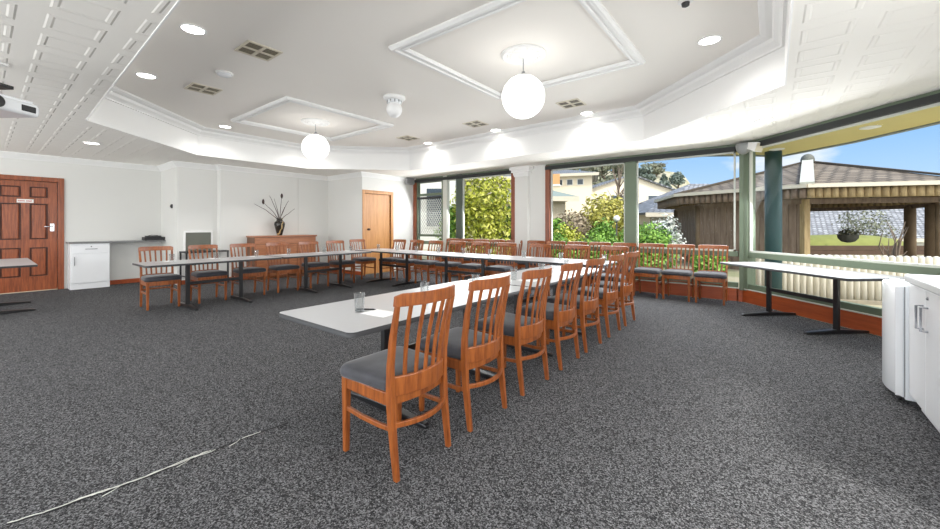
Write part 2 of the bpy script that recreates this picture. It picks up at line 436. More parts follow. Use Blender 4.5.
# window 1 left of the pier: local x = world x + 8.6
w1 = window('window_1', (-8.6,YB), 0, 3.62, [(1.69,1.90,'dark_sage'),(1.20,1.35,'pale_strip')], [(1.35,1.69),(1.90,3.49)], [(0.0,.13,'jamb_wood'),(3.49,3.62,'jamb_wood')])
fr = MB().box(.13,.19,.0,.1,ZS1,2.66).box(1.14,1.20,.0,.1,ZS1,2.66).box(.19,1.14,.0,.1,2.2,2.27).box(.19,1.14,.0,.1,1.0,1.07)
fr.build('sash_frame', 'sage_paint', w1, .008)
MB().box(.19,1.14,-.03,.0,2.1,2.17).build('blind_track', 'blind_track', w1, .004)
MB().box(.19,1.14,.05,.056,.34,2.6).build('pane', 'window_glass', w1)
ls = MB()                          # lattice of flat bars, clipped to the lower sash
def clipbar(mb, x0,z0,x1,z1, bx, bz):
    d = Vector((x1-x0, z1-z0)); t0, t1 = 0., 1.
    for p, q, lo, hi in ((x0,d.x,*bx),(z0,d.y,*bz)):
        if abs(q) < 1e-9:
            if p < lo or p > hi: return
            continue
        a, b = (lo-p)/q, (hi-p)/q
        if a > b: a, b = b, a
        t0, t1 = max(t0,a), min(t1,b)
    if t1-t0 > .01:
        mb.bar([(x0+d.x*t0,.025,z0+d.y*t0),(x0+d.x*t1,.025,z0+d.y*t1)], .004, .018)
for k in range(-16, 20):
    a = .19+k*.085
    clipbar(ls, a,1.07,a+.8,2.2,(.19,1.14),(1.07,2.12)); clipbar(ls, a,1.07,a-.8,2.2,(.19,1.14),(1.07,2.12))
for k in range(0, 30):
    a = .19+k*.085
ls.build('security_lattice', 'pale_strip', w1)
MB().box(.24,.3,-.025,.0,1.07,2.1).build('stay_bar', 'dark_sage', w1)
# window 2 (between pier and corner): local x = world x + 4.18
w2 = window('window_2', (-4.18,YB), 0, 3.70, [(1.79,2.01,'sage_paint')], [(.12,1.79),(2.01,3.66)], [(0,.11,'jamb_wood')])
# window 3: angled bay
ang = math.atan2(FD.y, FD.x)
w3 = window('window_3', (FA.x,FA.y), ang, FL, [(.0,.055,'sage_paint'),(2.66,2.77,'sage_paint')], [(.11,2.66)])
post = MB().prism([(-.465,YB-.03),(-.4,YB-.03),(-.35,YB-.075),(-.235,YB+.02),(-.3,YB+.13),(-.465,YB+.13)], 0.2, ZL-.002).build('trim_7', 'sage_paint', bevel=.006); st(post)
st(MB().prism([(-.5,YB-.0),(-.42,YB-.0),(-.36,YB-.055),(-.3,YB+.02),(-.36,YB+.1),(-.5,YB+.1)], 0, .218).build('baseboard_corner', 'skirting_wood'))
w4 = struct('window_4')  # unseen rear windows, added to let light in from behind the viewpoint
for x0, x1 in ((-11.2,-8.2),(-7.9,-5.0),(-4.7,-1.8),(-1.5,1.3)):
    MB().box(x0,x0+.06,YF-.1,YF-.03,.25,2.62).box(x1-.06,x1,YF-.1,YF-.03,.25,2.62).box(x0,x1,YF-.1,YF-.03,.25,.33).box(x0,x1,YF-.1,YF-.03,2.54,2.62).build('window_frame', 'sage_paint', w4)
    MB().box(x0+.05,x1-.05,YF-.07,YF-.064,.32,2.55).build('pane', 'window_glass', w4)
w5 = struct('window_5')  # unseen windows above the counter side, added to brighten the room
for y0, y1 in ((-2.9,-.2),(.2,3.2)):
    MB().box(XR+.03,XR+.09,y0,y0+.06,.95,2.5).box(XR+.03,XR+.09,y1-.06,y1,.95,2.5).box(XR+.03,XR+.09,y0,y1,.95,1.01).box(XR+.03,XR+.09,y0,y1,2.44,2.5).build('window_frame', 'sage_paint', w5)
    MB().box(XR+.055,XR+.061,y0+.05,y1-.05,1.0,2.45).build('pane', 'window_glass', w5)

# ------------------------------------------------------------------ doors
d1 = struct('door_1', (XL, 0, 0))
fr = MB().box(-.1,.03,D1,D1+.09,0,DT+.09).box(-.1,.03,D0-.09,D0,0,DT+.09).box(-.1,.03,D0,D1,DT,DT+.09)
fr.build('door_frame', 'door_red_wood', d1, .006)
sl = MB().box(-.075,-.045,D0+.004,D1-.004,.012,DT-.004)
zr = [(.012,.3),(.88,1.04),(1.76,1.88),(2.1,DT-.004)]
for z0, z1 in zr: sl.box(-.045,-.02,D0+.004,D1-.004,z0,z1)
c1 = [(D0+.004,.245),(.515,.625),(.875,D1-.004)]
for i in range(3):
    za, zb = zr[i][1], zr[i+1][0]
    for y0, y1 in c1: sl.box(-.045,-.02,y0,y1,za,zb)
sl.build('door_leaf', 'door_red_wood', d1)
gr = MB(); pn = MB()
for i in range(3):
    za, zb = zr[i][1], zr[i+1][0]
    for y0, y1 in ((.245,.515),(.625,.875)):
        gr.box(-.046,-.038,y0+.001,y1-.001,za+.001,zb-.001)
        pn.prism([(-.045,y0+.022),(-.026,y0+.04),(-.026,y1-.04),(-.045,y1-.022)], za+.025, zb-.025)
gr.build('panel_groove', 'door_groove', d1); pn.build('raised_panel', 'door_red_wood', d1, .004)
hp = MB().box(-.02,-.012,.905,.965,1.2,1.36).build('door_handle', 'chrome', d1, .004)
MB().tube([(-.012,.935,1.3),(.03,.935,1.3),(.035,.925,1.3),(.035,.82,1.295)], .011, 8).build('lever', 'chrome', hp)
sp = MB().box(-.02,-.014,.46,.68,1.772,1.842).build('sign_plate', 'sign_white', d1, .002)
tx = MB()
xx = .475
for word in ((6,),(5,)):
    for k in range(word[0]):
        tx.box(-.0138,-.0125,xx,xx+.004,1.795,1.822)
        if k % 2 == 0: tx.box(-.0138,-.0125,xx,xx+.011,1.818,1.822)
        if k % 3 != 1: tx.box(-.0138,-.0125,xx,xx+.011,1.795,1.799)
        tx.box(-.0138,-.0125,xx+.008,xx+.011,1.795,1.822); xx += .0152
    xx += .018
tx.build('sign_lettering', 'red_ink', sp)
MB().box(-.1,.005,D0,D1,0,.012).build('threshold', 'pale_timber', d1)
d2 = struct('door_2', (-8.6, 0, 0))
MB().box(-.12,.025,E1,E1+.09,0,ET+.09).box(-.12,.025,E0-.08,E0,0,ET+.09).box(-.12,.025,E0,E1,ET,ET+.09).build('door_frame', 'door_oak', d2, .006)
MB().box(-.07,-.02,E0+.004,E1-.004,.01,ET-.004).build('door_leaf', 'door_oak', d2, .003)
hk = MB().lathe([(.03,0),(.03,.008),(.012,.01),(.012,.035),(.028,.045),(.03,.06),(.018,.07),(.001,.072)], 16)
hk.v = [(z-.02, x+6.51, y+1.22) for x, y, z in hk.v]
hk.build('door_handle', 'branch_dark', d2)
for zz in (.3,1.1,1.95): MB().tube([(-.012,E1-.008,zz),(-.012,E1-.008,zz+.1)], .009, 8).build('hinge', 'brushed_steel', d2)

# ------------------------------------------------------------------ chairs
def chair_proto():
    t = thing('dining_chair', '', 'chair')
    for s in (-1, 1):
        MB().rects([(s*.2,-.24,0,.026,.03),(s*.201,-.222,.14,.03,.036),(s*.202,-.203,.3,.032,.042),(s*.203,-.195,.44,.032,.044),
                    (s*.205,-.198,.58,.029,.038),(s*.209,-.222,.74,.028,.034),(s*.214,-.264,.91,.026,.022)]).build('leg', 'chair_wood', t, .005)
        MB().rects([(s*.2,.2,0,.03,.03),(s*.2,.199,.2,.034,.035),(s*.2,.198,.4,.04,.042),(s*.2,.198,.438,.04,.042)]).build('leg', 'chair_wood', t, .005)
    fr = MB()
    n = 8
    def bow(y0, amp, w0, z0, z1, th):
        rings = []
        for k in range(n+1):
            u = -1+2*k/n; x = u*w0; y = y0+amp*(1-u*u)
            rings.append([(x,y-th/2,z0),(x,y+th/2,z0),(x,y+th/2,z1),(x,y-th/2,z1)])
        return rings
    fr.loft(bow(.2,.022,.181,.372,.44,.022)); fr.loft(bow(-.186,-.03,.186,.372,.42,.022))
    for s in (-1, 1): fr.bar([(s*.203,-.18,.406),(s*.206,0,.406),(s*.202,.178,.406)], .022, .066)
    fr.build('seat_frame', 'chair_wood', t, .003)
    # cushion
    def outline(k, inset=0):
        pts = []
        for (cx, cy, a0) in ((.196,.185,0),(-.196,.185,90),(-.17,-.15,180),(.17,-.15,270)):
            for j in range(5):
                a = math.radians(a0+j*22.5); r = .045
                pts.append([cx+r*math.cos(a), cy+r*math.sin(a)])
        out = []
        for x, y in pts:
            if y > .15: y += .02*(1-(x/.24)**2)
            out.append((x*k, (y-.01)*k+.01))
        return out
    cu = MB(); rings = []
    for k, z in ((.95,.4405),(.99,.448),(1.0,.463),(.998,.481),(.975,.497),(.915,.509),(.74,.517),(.4,.521),(.02,.522)):
        rings.append([(x,y,z) for x, y in outline(k)])
    cu.loft(rings, True); cu.build('seat', 'seat_vinyl', t)
    def arc(name, hw, yc, amp, secs, nn=14, bev=.004, endcut=0.):
        mb = MB(); rings = []
        for k in range(nn+1):
            u = -1+2*k/nn; x = u*hw; y = yc-amp*(1-u*u)
            e = endcut*max(0, abs(u)-.9)/.1
            rings.append([(x, y+dy, z-e*(1 if dz else 0)) for dy, z, dz in secs])
        mb.loft(rings); return mb.build(name, 'chair_wood', t, bev)
    arc('crest_rail', .23, -.256, .066, [(-.012,.9,0),(.012,.9,0),(.004,.966,1),(-.016,.97,1)], endcut=.012)
    arc('back_rail', .19, -.196, .05, [(-.012,.42,0),(.012,.42,0),(.01,.522,0),(-.014,.522,0)])
    for k in range(5):
        u = -.68+.34*k
        yb = -.196-.05*(1-u*u); yt = -.257-.066*(1-u*u)
        secs = []
        for q in range(6):
            v = q/5; z = .515+v*.39
            secs.append((u*.19*(1+.14*v), yb+(yt-yb)*v+.012*math.sin(PI*v), z, .023, .013))
        MB().rects(secs).build('slat', 'chair_wood', t, .003)
    for s in (-1, 1):
        MB().bar([(s*.2,-.208,.255),(s*.205,-.1,.25),(s*.206,.05,.25),(s*.2,.192,.255)], .018, .026).build('stretcher', 'chair_wood', t, .003)
    MB().bar([(-.195+.39*k/8, -.212-.06*(1-(-1+k/4)**2), .275) for k in range(9)], .018, .028).build('stretcher', 'chair_wood', t, .003)
    return t
CH = chair_proto(); first = [True]
def chair(x, y, rz, label, group):
    if first[0]:
        first[0] = False; CH.location = (x,y,0); CH.rotation_euler = (0,0,rz); CH['label'] = label; CH['group'] = group; return CH
    return dup(CH, (x,y,0), rz, label, group)
yn = [1.525,2.14,2.8,3.47,4.09,4.78,5.43]
for i, y in enumerate(yn):
    chair(-1.76, y, PI/2+random.uniform(-.02,.02) if i else PI/2, ('nearest wooden dining chair with grey seat, at the corner end of the near table row' if i == 0 else
          f'wooden dining chair along the near table row, {ORD[i]} from the camera' if i < 6 else 'farthest wooden dining chair of the near row, seventh from the camera'), 'chairs along the near table row')
yfar = [1.82,2.5,3.16,3.82,4.5,5.16]
for i, y in enumerate(yfar):
    chair(-7.82, y, -PI/2+random.uniform(-.02,.02), f'wooden dining chair on wall side of far left table row, {ORD[i]} from left', 'chairs along the far table row')
chair(-8.13, 6.0, -PI/2, 'wooden dining chair at the corner of the tables, in front of the plain oak door', 'chairs along the far table row')
xc = [-7.48,-6.85,-6.22,-5.57,-4.92,-4.25,-3.5,-2.77,-2.1]
for i, x in enumerate(xc):
    chair(x, 6.36, PI+random.uniform(-.02,.02), f'wooden dining chair behind the cross table near the windows, {ORD[i]} from left', 'chairs behind the cross table')
xw = [-6.92,-6.43,-5.94,-5.45,-4.96]
for i, x in enumerate(xw):
    chair(x, 7.79, PI, f'wooden dining chair lined against the left window, {ORD[i]} from the left', 'chairs lined up under the left window')
xw2 = [-4.36,-3.86,-3.36,-2.86,-2.36,-1.86,-1.35,-.84]
for i, x in enumerate(xw2):
    lab = f'wooden dining chair under the garden window right of the pier, {ORD[i]} from left'
    if i == 7: lab = 'last wooden dining chair under the garden window, beside the green corner post'
    if i == 6: lab = 'wooden dining chair under the garden window, second from the green corner post'
    if i == 5: lab = 'wooden dining chair under the garden window, third from the green corner post'
    chair(x, 7.79, PI, lab, 'chairs lined up under the garden window')

# ------------------------------------------------------------------ tables (local: length along x)
def rrect(L, D, r, n=5):
    pts = []
    for cx, cy, a0 in ((L/2-r,D/2-r,0),(-L/2+r,D/2-r,90),(-L/2+r,-D/2+r,180),(L/2-r,-D/2+r,270)):
        for j in range(n+1):
            a = math.radians(a0+90*j/n); pts.append((cx+r*math.cos(a), cy+r*math.sin(a)))
    return pts
TL, TD, TZ = 1.95, .82, .74
def table(label, loc, rz, legs, group=None):
    t = thing('folding_table' if False else 'meeting_table', label, 'table', loc, rz, group)
    tp = MB().prism(rrect(TL-.006,TD-.006,.042), TZ-.024, TZ, True).build('tabletop', 'table_laminate', t)
    a = rrect(TL,TD,.045); b = rrect(TL-.008,TD-.008,.041)
    eb = MB(); eb.loft([[(x,y,TZ-.03) for x,y in a],[(x,y,TZ-.0015) for x,y in a],[(x,y,TZ-.0005) for x,y in b],[(x,y,TZ-.03) for x,y in b],[(x,y,TZ-.03) for x,y in a]], True, caps=False)
    eb.build('edge_band', 'black_edge', t)
    for x in legs:
        lg = MB().box(x-.03,x+.03,-.02,.02,.045,TZ-.025).build('leg', 'black_steel', t, .006)
        ft = MB(); secs = []
        for y, h, w in ((-.42,.018,.034),(-.4,.028,.05),(-.05,.05,.06),(.05,.05,.06),(.4,.028,.05),(.42,.018,.034)):
            secs.append([(x-w/2,y,.004),(x+w/2,y,.004),(x+w/2,y,.004+h),(x-w/2,y,.004+h)])
        ft.loft(secs); ft.build('foot', 'black_steel', lg, .006)
        MB().box(x-.025,x+.025,-.3,.3,TZ-.045,TZ-.0245).build('bracket', 'black_steel', lg)
    MB().box(legs[0]+.03,legs[1]-.03,-.012,.012,.36,.41).build('stretcher', 'black_steel', t, .004)
    return t
def tbl_y(label, x, yc, legs_y, g):   # length along world y
    return table(label, (x,yc,0), PI/2, [l-yc for l in legs_y], g)
tbl_y('white-topped black-edged table nearest the camera, left of the first chair', -2.17, 2.19, (1.79,2.71), 'white tables of the near row')
tbl_y('white table of the near row, behind the nearest table', -2.16, 4.17, (3.56,4.48), 'white tables of the near row')
tbl_y('white table at the left end of the far row, beside the left wall bench', -7.42, 2.44, (2.08,2.87), 'white tables of the far row')
tbl_y('white table of the far row, in front of the wooden buffet', -7.42, 4.43, (4.08,4.87), 'white tables of the far row')
def tbl_x(label, xc_, y, legs_x, g): return table(label, (xc_,y,0), 0, [l-xc_ for l in legs_x], g)
tbl_x('white table at the left corner of the cross row, before the oak door', -6.9, 5.95, (-7.38,-6.48), 'white tables of the cross row')
tbl_x('white table in the middle of the cross row, before the left window', -4.92, 5.95, (-5.3,-4.36), 'white tables of the cross row')
tbl_x('white table at the right end of the cross row, behind the near row chairs', -2.94, 5.95, (-3.4,-2.42), 'white tables of the cross row')
cx, cy = .295, 6.81
table('bare white table standing alone along the angled bay window', (cx-.02*FN.x,cy-.02*FN.y,0), ang, [-.49,.48])
table('white table by the red panelled door, only its corner showing', (-9.5,.13,0), 0, [-.46,.5])

# tumblers, note sheets, pens
def tumbler(loc, label, g='drinking glasses on the tables'):
    mb = MB().lathe([(.027,0.0),(.028,.004),(.037,.125),(.0345,.125),(.0255,.01),(.001,.008)], 20)
    o = mb.build('drinking_glass', 'tumbler_glass'); o.location = loc; o['label'] = label; o['category'] = 'glass'; o['group'] = g; return o
def sheet(x, y, rz, label):
    o = MB().box(-.075,.075,-.105,.105,0,.0012).build('note_sheet', 'paper_white'); o.location = (x,y,TZ); o.rotation_euler = (0,0,rz)
    tag(o, label, 'paper', 'note sheets on the tables'); return o
def pen(x, y, rz, label):
    p = thing('pen', label, 'pen', (x,y,TZ+.006), rz, 'pens on the tables')
    MB().tube([(-.065,0,0),(.055,0,0)], .0055, 8).build('barrel', 'black_plastic', p)
    MB().tube([(.055,0,0),(.07,0,0)], [.005,.001], 8).build('tip', 'black_plastic', p)
g0 = tumbler((-2.16,1.56,TZ), 'clear drinking glass on the nearest table, beside the white note sheet')
def glass_dup(x, y, label, ):
    o = g0.copy(); COL.objects.link(o); o.location = (x,y,TZ); o['label'] = label; return o
def place(tx, ty, dx, dy, label_where, rz, g=True, p=True):
    if g: glass_dup(tx, ty, 'clear drinking glass '+label_where)
    if p: sheet(tx+dx, ty+dy, rz, 'white note sheet '+label_where)
sheet(-2.02,1.62, PI/2+.1, 'white note sheet on the nearest table, in front of the first chair')
pen(-2.17,1.62, .6, 'black pen on the nearest table, between glass and note sheet')
for i, y in enumerate(yn[1:6]):
    w = f'on the near table row in front of the {ORD[i+1]} chair'
    place(-2.16, y+.03, .14, .06, w, PI/2+random.uniform(-.15,.15))
for i, y in enumerate(yfar):
    w = f'on the far left table row in front of its {ORD[i]} chair'
    if i in (0,1,2,3): place(-7.56+random.uniform(-.05,.1), y+random.uniform(-.05,.12), -.14, .0, w, PI/2)
    else: place(-7.5, y+.03, -.14, .0, w, PI/2)
for i, x in enumerate(xc):
    if -7.7 < x < -2.0:
        place(x+random.uniform(-.06,.06), 6.02+random.uniform(-.05,.03), .0, .15, f'on the cross table in front of its {ORD[i]} chair', random.uniform(-.1,.1))

# ------------------------------------------------------------------ left side furniture
o = MB().box(XL,-11.22,1.125,2.715,.945,.978).build('wall_bench', 'shelf_grey', None, .004)
tag(o, 'thin grey bench top fixed along the left wall beside the red door', 'bench')
t = thing('base_cabinet', 'small white cabinet with drawer and door under the left wall bench', 'cabinet', (XL,1.15,0))
MB().box(.022,.38,.0,.6,.0,.944).build('carcass', 'white_laminate', t, .002)
dr = MB().box(.38,.398,.02,.59,.745,.925).build('drawer', 'white_laminate', t, .003)
MB().tube([(.398,.22,.83),(.42,.225,.83),(.42,.395,.83),(.398,.4,.83)], .006, 8).build('handle', 'brushed_steel', dr)
MB().lathe([(.012,0),(.012,.004),(.001,.005)], 12, (0,0,0)).build('keyhole', 'brushed_steel', dr).matrix_local = Matrix.Translation((.398,.31,.88)) @ Matrix.Rotation(PI/2,4,'Y')
do = MB().box(.38,.398,.02,.59,.13,.735).build('door', 'white_laminate', t, .003)
MB().tube([(.398,.06,.5),(.42,.06,.505),(.42,.06,.665),(.398,.06,.67)], .006, 8).build('handle', 'brushed_steel', do)
t = thing('media_player', 'flat black player box on the left wall bench by the pier', 'player', (-11.42,2.53,.978))
MB().box(-.13,.13,-.19,.2,.008,.075).build('case', 'black_plastic', t, .004)
MB().box(.13,.133,-.17,.18,.02,.04).build('front_panel', 'dark_grey', t)
for sx, sy in ((-.1,-.16),(.1,-.16),(-.1,.17),(.1,.17)): MB().lathe([(.015,0),(.015,.008)], 10, (sx,sy,0)).build('foot', 'dark_grey', t)
t = thing('router_box', 'thin black box lying on top of the black player', 'box', (-11.43,2.53,1.053))
MB().box(-.1,.1,-.14,.13,0,.03).build('case', 'dark_grey', t, .004)
MB().tube([(0,-.1,.03),(-.05,-.02,.045),(.02,.08,.035)], .006, 6).build('cable', 'black_plastic', t)
t = thing('thermostat', 'small dark wall control on the side of the white pier', 'wall control', (-10.75,2.72,1.76))
MB().box(-.04,.04,-.025,0,-.045,.045).build('case', 'dark_grey', t, .006)
MB().lathe([(.022,0),(.02,.014),(.001,.014)], 14).build('dial', 'black_plastic', t).matrix_local = Matrix.Translation((0,-.025,0)) @ Matrix.Rotation(PI/2,4,'X')
t = thing('wall_heater_grille', 'white framed olive grille low on the white pier', 'grille', (-10.4,3.12,.66))
MB().box(0,.03,-.29,-.25,0,.54).box(0,.03,.25,.29,0,.54).box(0,.03,-.25,.25,.5,.54).box(0,.03,-.25,.25,0,.04).build('frame', 'white_trim', t, .004)
lv = MB(); 
for k in range(22): lv.bar([(.012,-.25,.05+k*.0205),(.012,.25,.05+k*.0205)], .016, .012)
lv.box(.001,.004,-.25,.25,.04,.5); lv.build('louvres', 'grille_olive', t)
t = thing('side_table', 'low black open-framed side table against the white pier', 'side table', (-10.12,3.16,0))
MB().box(-.22,.22,-.42,.42,.72,.75).build('tabletop', 'black_plastic', t, .004)
for sx in (-.2,.2):
    for sy in (-.4,.4): MB().box(sx-.015,sx+.015,sy-.015,sy+.015,0,.72).build('leg', 'black_steel', t)
MB().box(-.2,.2,-.41,-.39,.2,.22).box(-.2,.2,.39,.41,.2,.22).build('brace', 'black_steel', t)
# buffet
t = thing('buffet', 'wooden sideboard with panelled doors against the white panel wall', 'sideboard', (-10.2,4.06,0))
MB().box(.005,.42,.02,1.6,.06,1.03).build('carcass', 'buffet_dark', t, .004)
MB().box(.005,.46,0,1.62,1.03,1.07).build('top', 'buffet_wood', t, .008)
MB().box(.02,.39,.05,1.57,0,.06).build('plinth', 'buffet_dark', t)
MB().box(.42,.435,.03,1.59,.86,1.02).build('drawer_front', 'buffet_wood', t, .004)
for k in range(3):
    y0 = .03+k*.523
    dd = MB().box(.42,.438,y0+.004,y0+.512,.08,.85).build('door', 'buffet_wood', t, .004)
    MB().box(.438,.443,y0+.06,y0+.456,.14,.79).build('panel', 'buffet_wood', dd, .008)
    MB().sphere((.452,y0+.03 if k else y0+.485,.5), .014, 10, 6).build('knob', 'buffet_dark', dd)
# vase and twigs
t = thing('vase', 'dark and tan pottery vase standing on the wooden sideboard', 'vase', (-9.98,4.78,1.07))
prof = [(.05,0),(.062,.01),(.085,.1),(.118,.23),(.128,.29),(.115,.34),(.07,.375),(.06,.39),(.075,.42),(.085,.435),(.078,.437),(.055,.4),(.05,.37)]
vm, nt, b = nodes_of('vase_pattern')
v = coords(nt); sp_ = N(nt, 'ShaderNodeSeparateXYZ'); nt.links.new(v, sp_.inputs[0])
wv = math_n(nt, 'ADD', math_n(nt, 'MULTIPLY', sp_.outputs[1], 7.0), math_n(nt, 'ADD', math_n(nt, 'MULTIPLY', sp_.outputs[2], -1.6), math_n(nt, 'MULTIPLY', noise(nt, v, 9), .9)))
nt.links.new(ramp(nt, wv, [(.0, lin((40,36,32))), (.02, lin((196,170,126))), (.2, lin((186,158,114))), (.24, lin((40,36,32))), (1, lin((58,54,50)))]), b.inputs['Base Color'])
b.inputs['Roughness'].default_value = .25; MATS['vase_pattern'] = vm
MB().lathe(prof, 28).build('body', 'vase_pattern', t)
MB().lathe([(.061,.365),(.074,.37),(.074,.392),(.061,.392)], 24, caps=False).build('collar', 'vase_glaze_dark', t)
t = thing('dried_branches', 'dark dried twigs with seed heads rising from the vase', 'dried branches', (-9.98,4.78,1.4))
for k, (dx,dy,h,head) in enumerate(((.02,.05,.68,1),(.05,-.42,.5,1),(0,-.14,.6,0),(.0,.4,.36,0),(-.03,-.25,.68,0),(.05,.22,.58,0),(.0,-.62,.46,0),(.02,.12,.4,0))):
    pts = [(dx*.1*q, dy*(q/6)**1.4, h*q/6+.01*math.sin(q*2+k)) for q in range(7)]
    MB().tube(pts, [.011-.0012*q for q in range(7)], 6).build('twig', 'branch_dark', t)
    if head:
        MB().lathe([(.006,-.06),(.028,-.02),(.032,.02),(.018,.06),(.002,.08)], 8, pts[-1]).build('seed_head', 'branch_dark', t)

# ------------------------------------------------------------------ right side furniture
t = thing('bar_fridge', 'small white bar fridge with rounded door beside the white counter', 'fridge', (.69,4.45,0))
MB().box(.07,.6,-.25,.25,.03,.875).build('body', 'white_enamel', t, .01)
dm = MB(); pts = [(.065,-.25),(.065,.25)]
front = [(.062-.055*(1-(abs(k-8)/8)**2.4)-.006, -.25+.5*k/16) for k in range(17)]
poly = [(.066,-.25)]+[(x,y) for x,y in front]+[(.066,.25)]
dm.prism(poly, .05, .868, True); fd = dm.build('door', 'white_enamel', t, .008)
MB().box(.02,.058,-.254,-.2495,.06,.86).build('door_edge', 'white_laminate', fd)
MB().box(.062,.074,-.246,.246,.055,.862).build('door_seal', 'grey_metal', t)
MB().box(.1,.58,-.23,.23,0,.03).build('base', 'dark_grey', t)
MB().lathe([(.012,0),(.012,.03)], 10, (.05,-.225,.02)).build('hinge', 'black_plastic', t)
def base_unit(y0, y1, label):
    t = thing('base_cabinet', label, 'cabinet', (.768,y0,0), 0, 'white counter cabinets')
    L = y1-y0
    MB().box(.02,.62,.0,L,.1,.904).build('carcass', 'white_laminate', t, .002)
    MB().box(.06,.6,.0,L,0,.1).build('plinth', 'white_laminate', t)
    for k in (0, 1):
        dd = MB().box(0,.02,k*L/2+.003,(k+1)*L/2-.003,.105,.898).build('door', 'white_laminate', t, .003)
        yy = L/2+(.05 if k else -.05)
        MB().bar([(0,yy,.64),(-.032,yy,.64),(-.032,yy,.79),(0,yy,.79)], .012, .012).build('handle', 'brushed_steel', dd)
        if k == 0: MB().sphere((0,yy+.0,.85), .011, 10, 6).build('lock', 'brushed_steel', dd)
    return t
base_unit(3.36, 4.14, 'white two-door counter cabinet with steel handles next to the bar fridge')
base_unit(2.6, 3.355, 'white counter cabinet nearer the camera at the right edge')
o = MB().box(.745,XR,2.58,4.15,.906,.965).build('countertop', 'bench_laminate', None, .012)
tag(o, 'white counter top with rounded front edge over the right-hand cabinets', 'countertop')

# ------------------------------------------------------------------ ceiling fittings
def pendant(x, y, label):
    t = thing('globe_pendant', label, 'pendant lamp', (x,y,ZU), 0, 'globe pendants')
    rs = MB().lathe([(.255,0),(.255,-.014),(.235,-.03),(.215,-.03),(.2,-.018),(.16,-.02),(.145,-.034),(.12,-.036),(.1,-.022),(.06,-.026),(.045,-.045),(.03,-.05),(.001,-.052)], 48)
    pt = rs
    for k in range(16):
        a = 2*PI*k/16; pt.sphere((.178*math.cos(a),.178*math.sin(a),-.02), .016, 8, 5, .6)
    pt.build('ceiling_rose', 'white_trim', t)
    MB().tube([(0,0,-.05),(0,0,-.24)], .006, 8).build('rod', 'grey_metal', t)
    MB().lathe([(.05,-.262),(.05,-.235),(.02,-.225),(.02,-.2)], 16).build('gallery', 'grey_metal', t)
    MB().sphere((0,0,-.488), .244, 32, 20).build('globe_shade', 'globe_glow', t)
    return t
pendant(-2.25, 3.85, 'large white glowing globe pendant under the nearer square ceiling moulding')
pendant(-6.78, 3.92, 'white glowing globe pendant under the far square ceiling moulding')
DLP = 4
def downlight(x, y, z, label, power=DLP):
    t = thing('downlight', label, 'downlight', (x,y,z), 0, 'recessed downlights')
    MB().lathe([(.115,0),(.115,-.006),(.098,-.012),(.094,-.006),(.094,0)], 28, caps=False).build('trim_ring', 'white_trim', t)
    MB().lathe([(.094,-.003),(.09,-.006),(.001,-.0065)], 28).build('diffuser', 'lamp_glow', t)
    L = bpy.data.lights.new('downlight_lamp', 'AREA'); L.shape = 'DISK'; L.size = .17; L.energy = power; L.color = (1,.97,.93); L.spread = math.radians(140)
    lo = bpy.data.objects.new('downlight_lamp', L); COL.objects.link(lo); lo.parent = t; lo.location = (0,0,-.02)
for x, y, lab in ((-6.43,1.35,'round recessed downlight in the raised ceiling, second brightest at upper left'),(-4.55,1.32,'round recessed downlight in the raised ceiling, topmost at upper left'),(-2.6,1.33,'round recessed downlight in the raised ceiling, above the camera'),
                  (-6.42,6.57,'round recessed downlight in the raised ceiling above the oak door end'),(-4.47,6.54,'round recessed downlight in the raised ceiling above the left window'),(-2.55,6.53,'round recessed downlight in the raised ceiling above the white pier end'),
                  (-8.5,3.0,'round recessed downlight in the raised ceiling near the panel wall'),(-8.5,4.75,'round recessed downlight in the raised ceiling hidden beyond the far globe'),(-.53,4.77,'round recessed downlight in the raised ceiling, largest at upper right'),(-.53,3.0,'round recessed downlight in the raised ceiling right above the counter side')):
    downlight(x, y, ZU, lab)
for x, y, lab in ((-9.22,1.2,'round downlight in the low panelled ceiling near the red door'),(-.1,6.58,'round downlight in the low panelled ceiling near the bay window corner'),(-.3,-.9,'round downlight in the low ceiling behind the camera'),(-5,-1.2,'round downlight in the low ceiling far left behind'),(-8.8,-1.0,'round downlight in the low ceiling by the left table')):
    downlight(x, y, ZL, lab)
def vent(x, y, label):
    t = thing('ceiling_vent', label, 'vent', (x,y,ZU), 0, 'square ceiling vents')
    f = MB(); a, b_ = .185, .16
    f.box(-a,a,-a,-b_,-.012,0).box(-a,a,b_,a,-.012,0).box(-a,-b_,-b_,b_,-.012,0).box(b_,a,-b_,b_,-.012,0).box(-.018,.018,-b_,b_,-.012,0).box(-b_,b_,-.018,.018,-.012,0)
    f.build('frame', 'vent_frame', t, .003)
    MB().box(-b_,b_,-b_,b_,-.003,-.001).build('backing', 'vent_dark', t)
    for sx in (-1,1):
        for sy in (-1,1):
            s = MB()
            for k in range(5):
                p = .032+k*.027
                s.bar([(sx*p,sy*.02,-.006),(sx*p,sy*b_,-.006)], .006, .005)
            s.build('louvre', 'vent_slat', t)
for x, y, lab in ((-4.54,1.94,'square ceiling vent, the biggest at upper left'),(-6.42,1.99,'square ceiling vent left of the smoke detector'),(-2.55,5.87,'square ceiling vent right of the large globe'),(-4.5,5.9,'square ceiling vent left below the large globe'),(-6.41,5.92,'small distant square ceiling vent near the far downlight')):
    vent(x, y, lab)
t = thing('smoke_detector', 'round white smoke detector between the two left ceiling vents', 'smoke detector', (-5.54,1.95,ZU))
MB().lathe([(.1,0),(.1,-.012),(.085,-.02)], 28).build('base', 'white_trim', t)
MB().lathe([(.082,-.018),(.078,-.035),(.05,-.046),(.001,-.048)], 28).build('cover', 'white_laminate', t)
t = thing('ceiling_speaker', 'white dome fitting hanging from the ceiling between the two globes', 'ceiling fitting', (-4.54,3.91,ZU))
MB().lathe([(.165,0),(.165,-.03),(.14,-.05),(.1,-.055)], 32).build('base', 'white_trim', t)
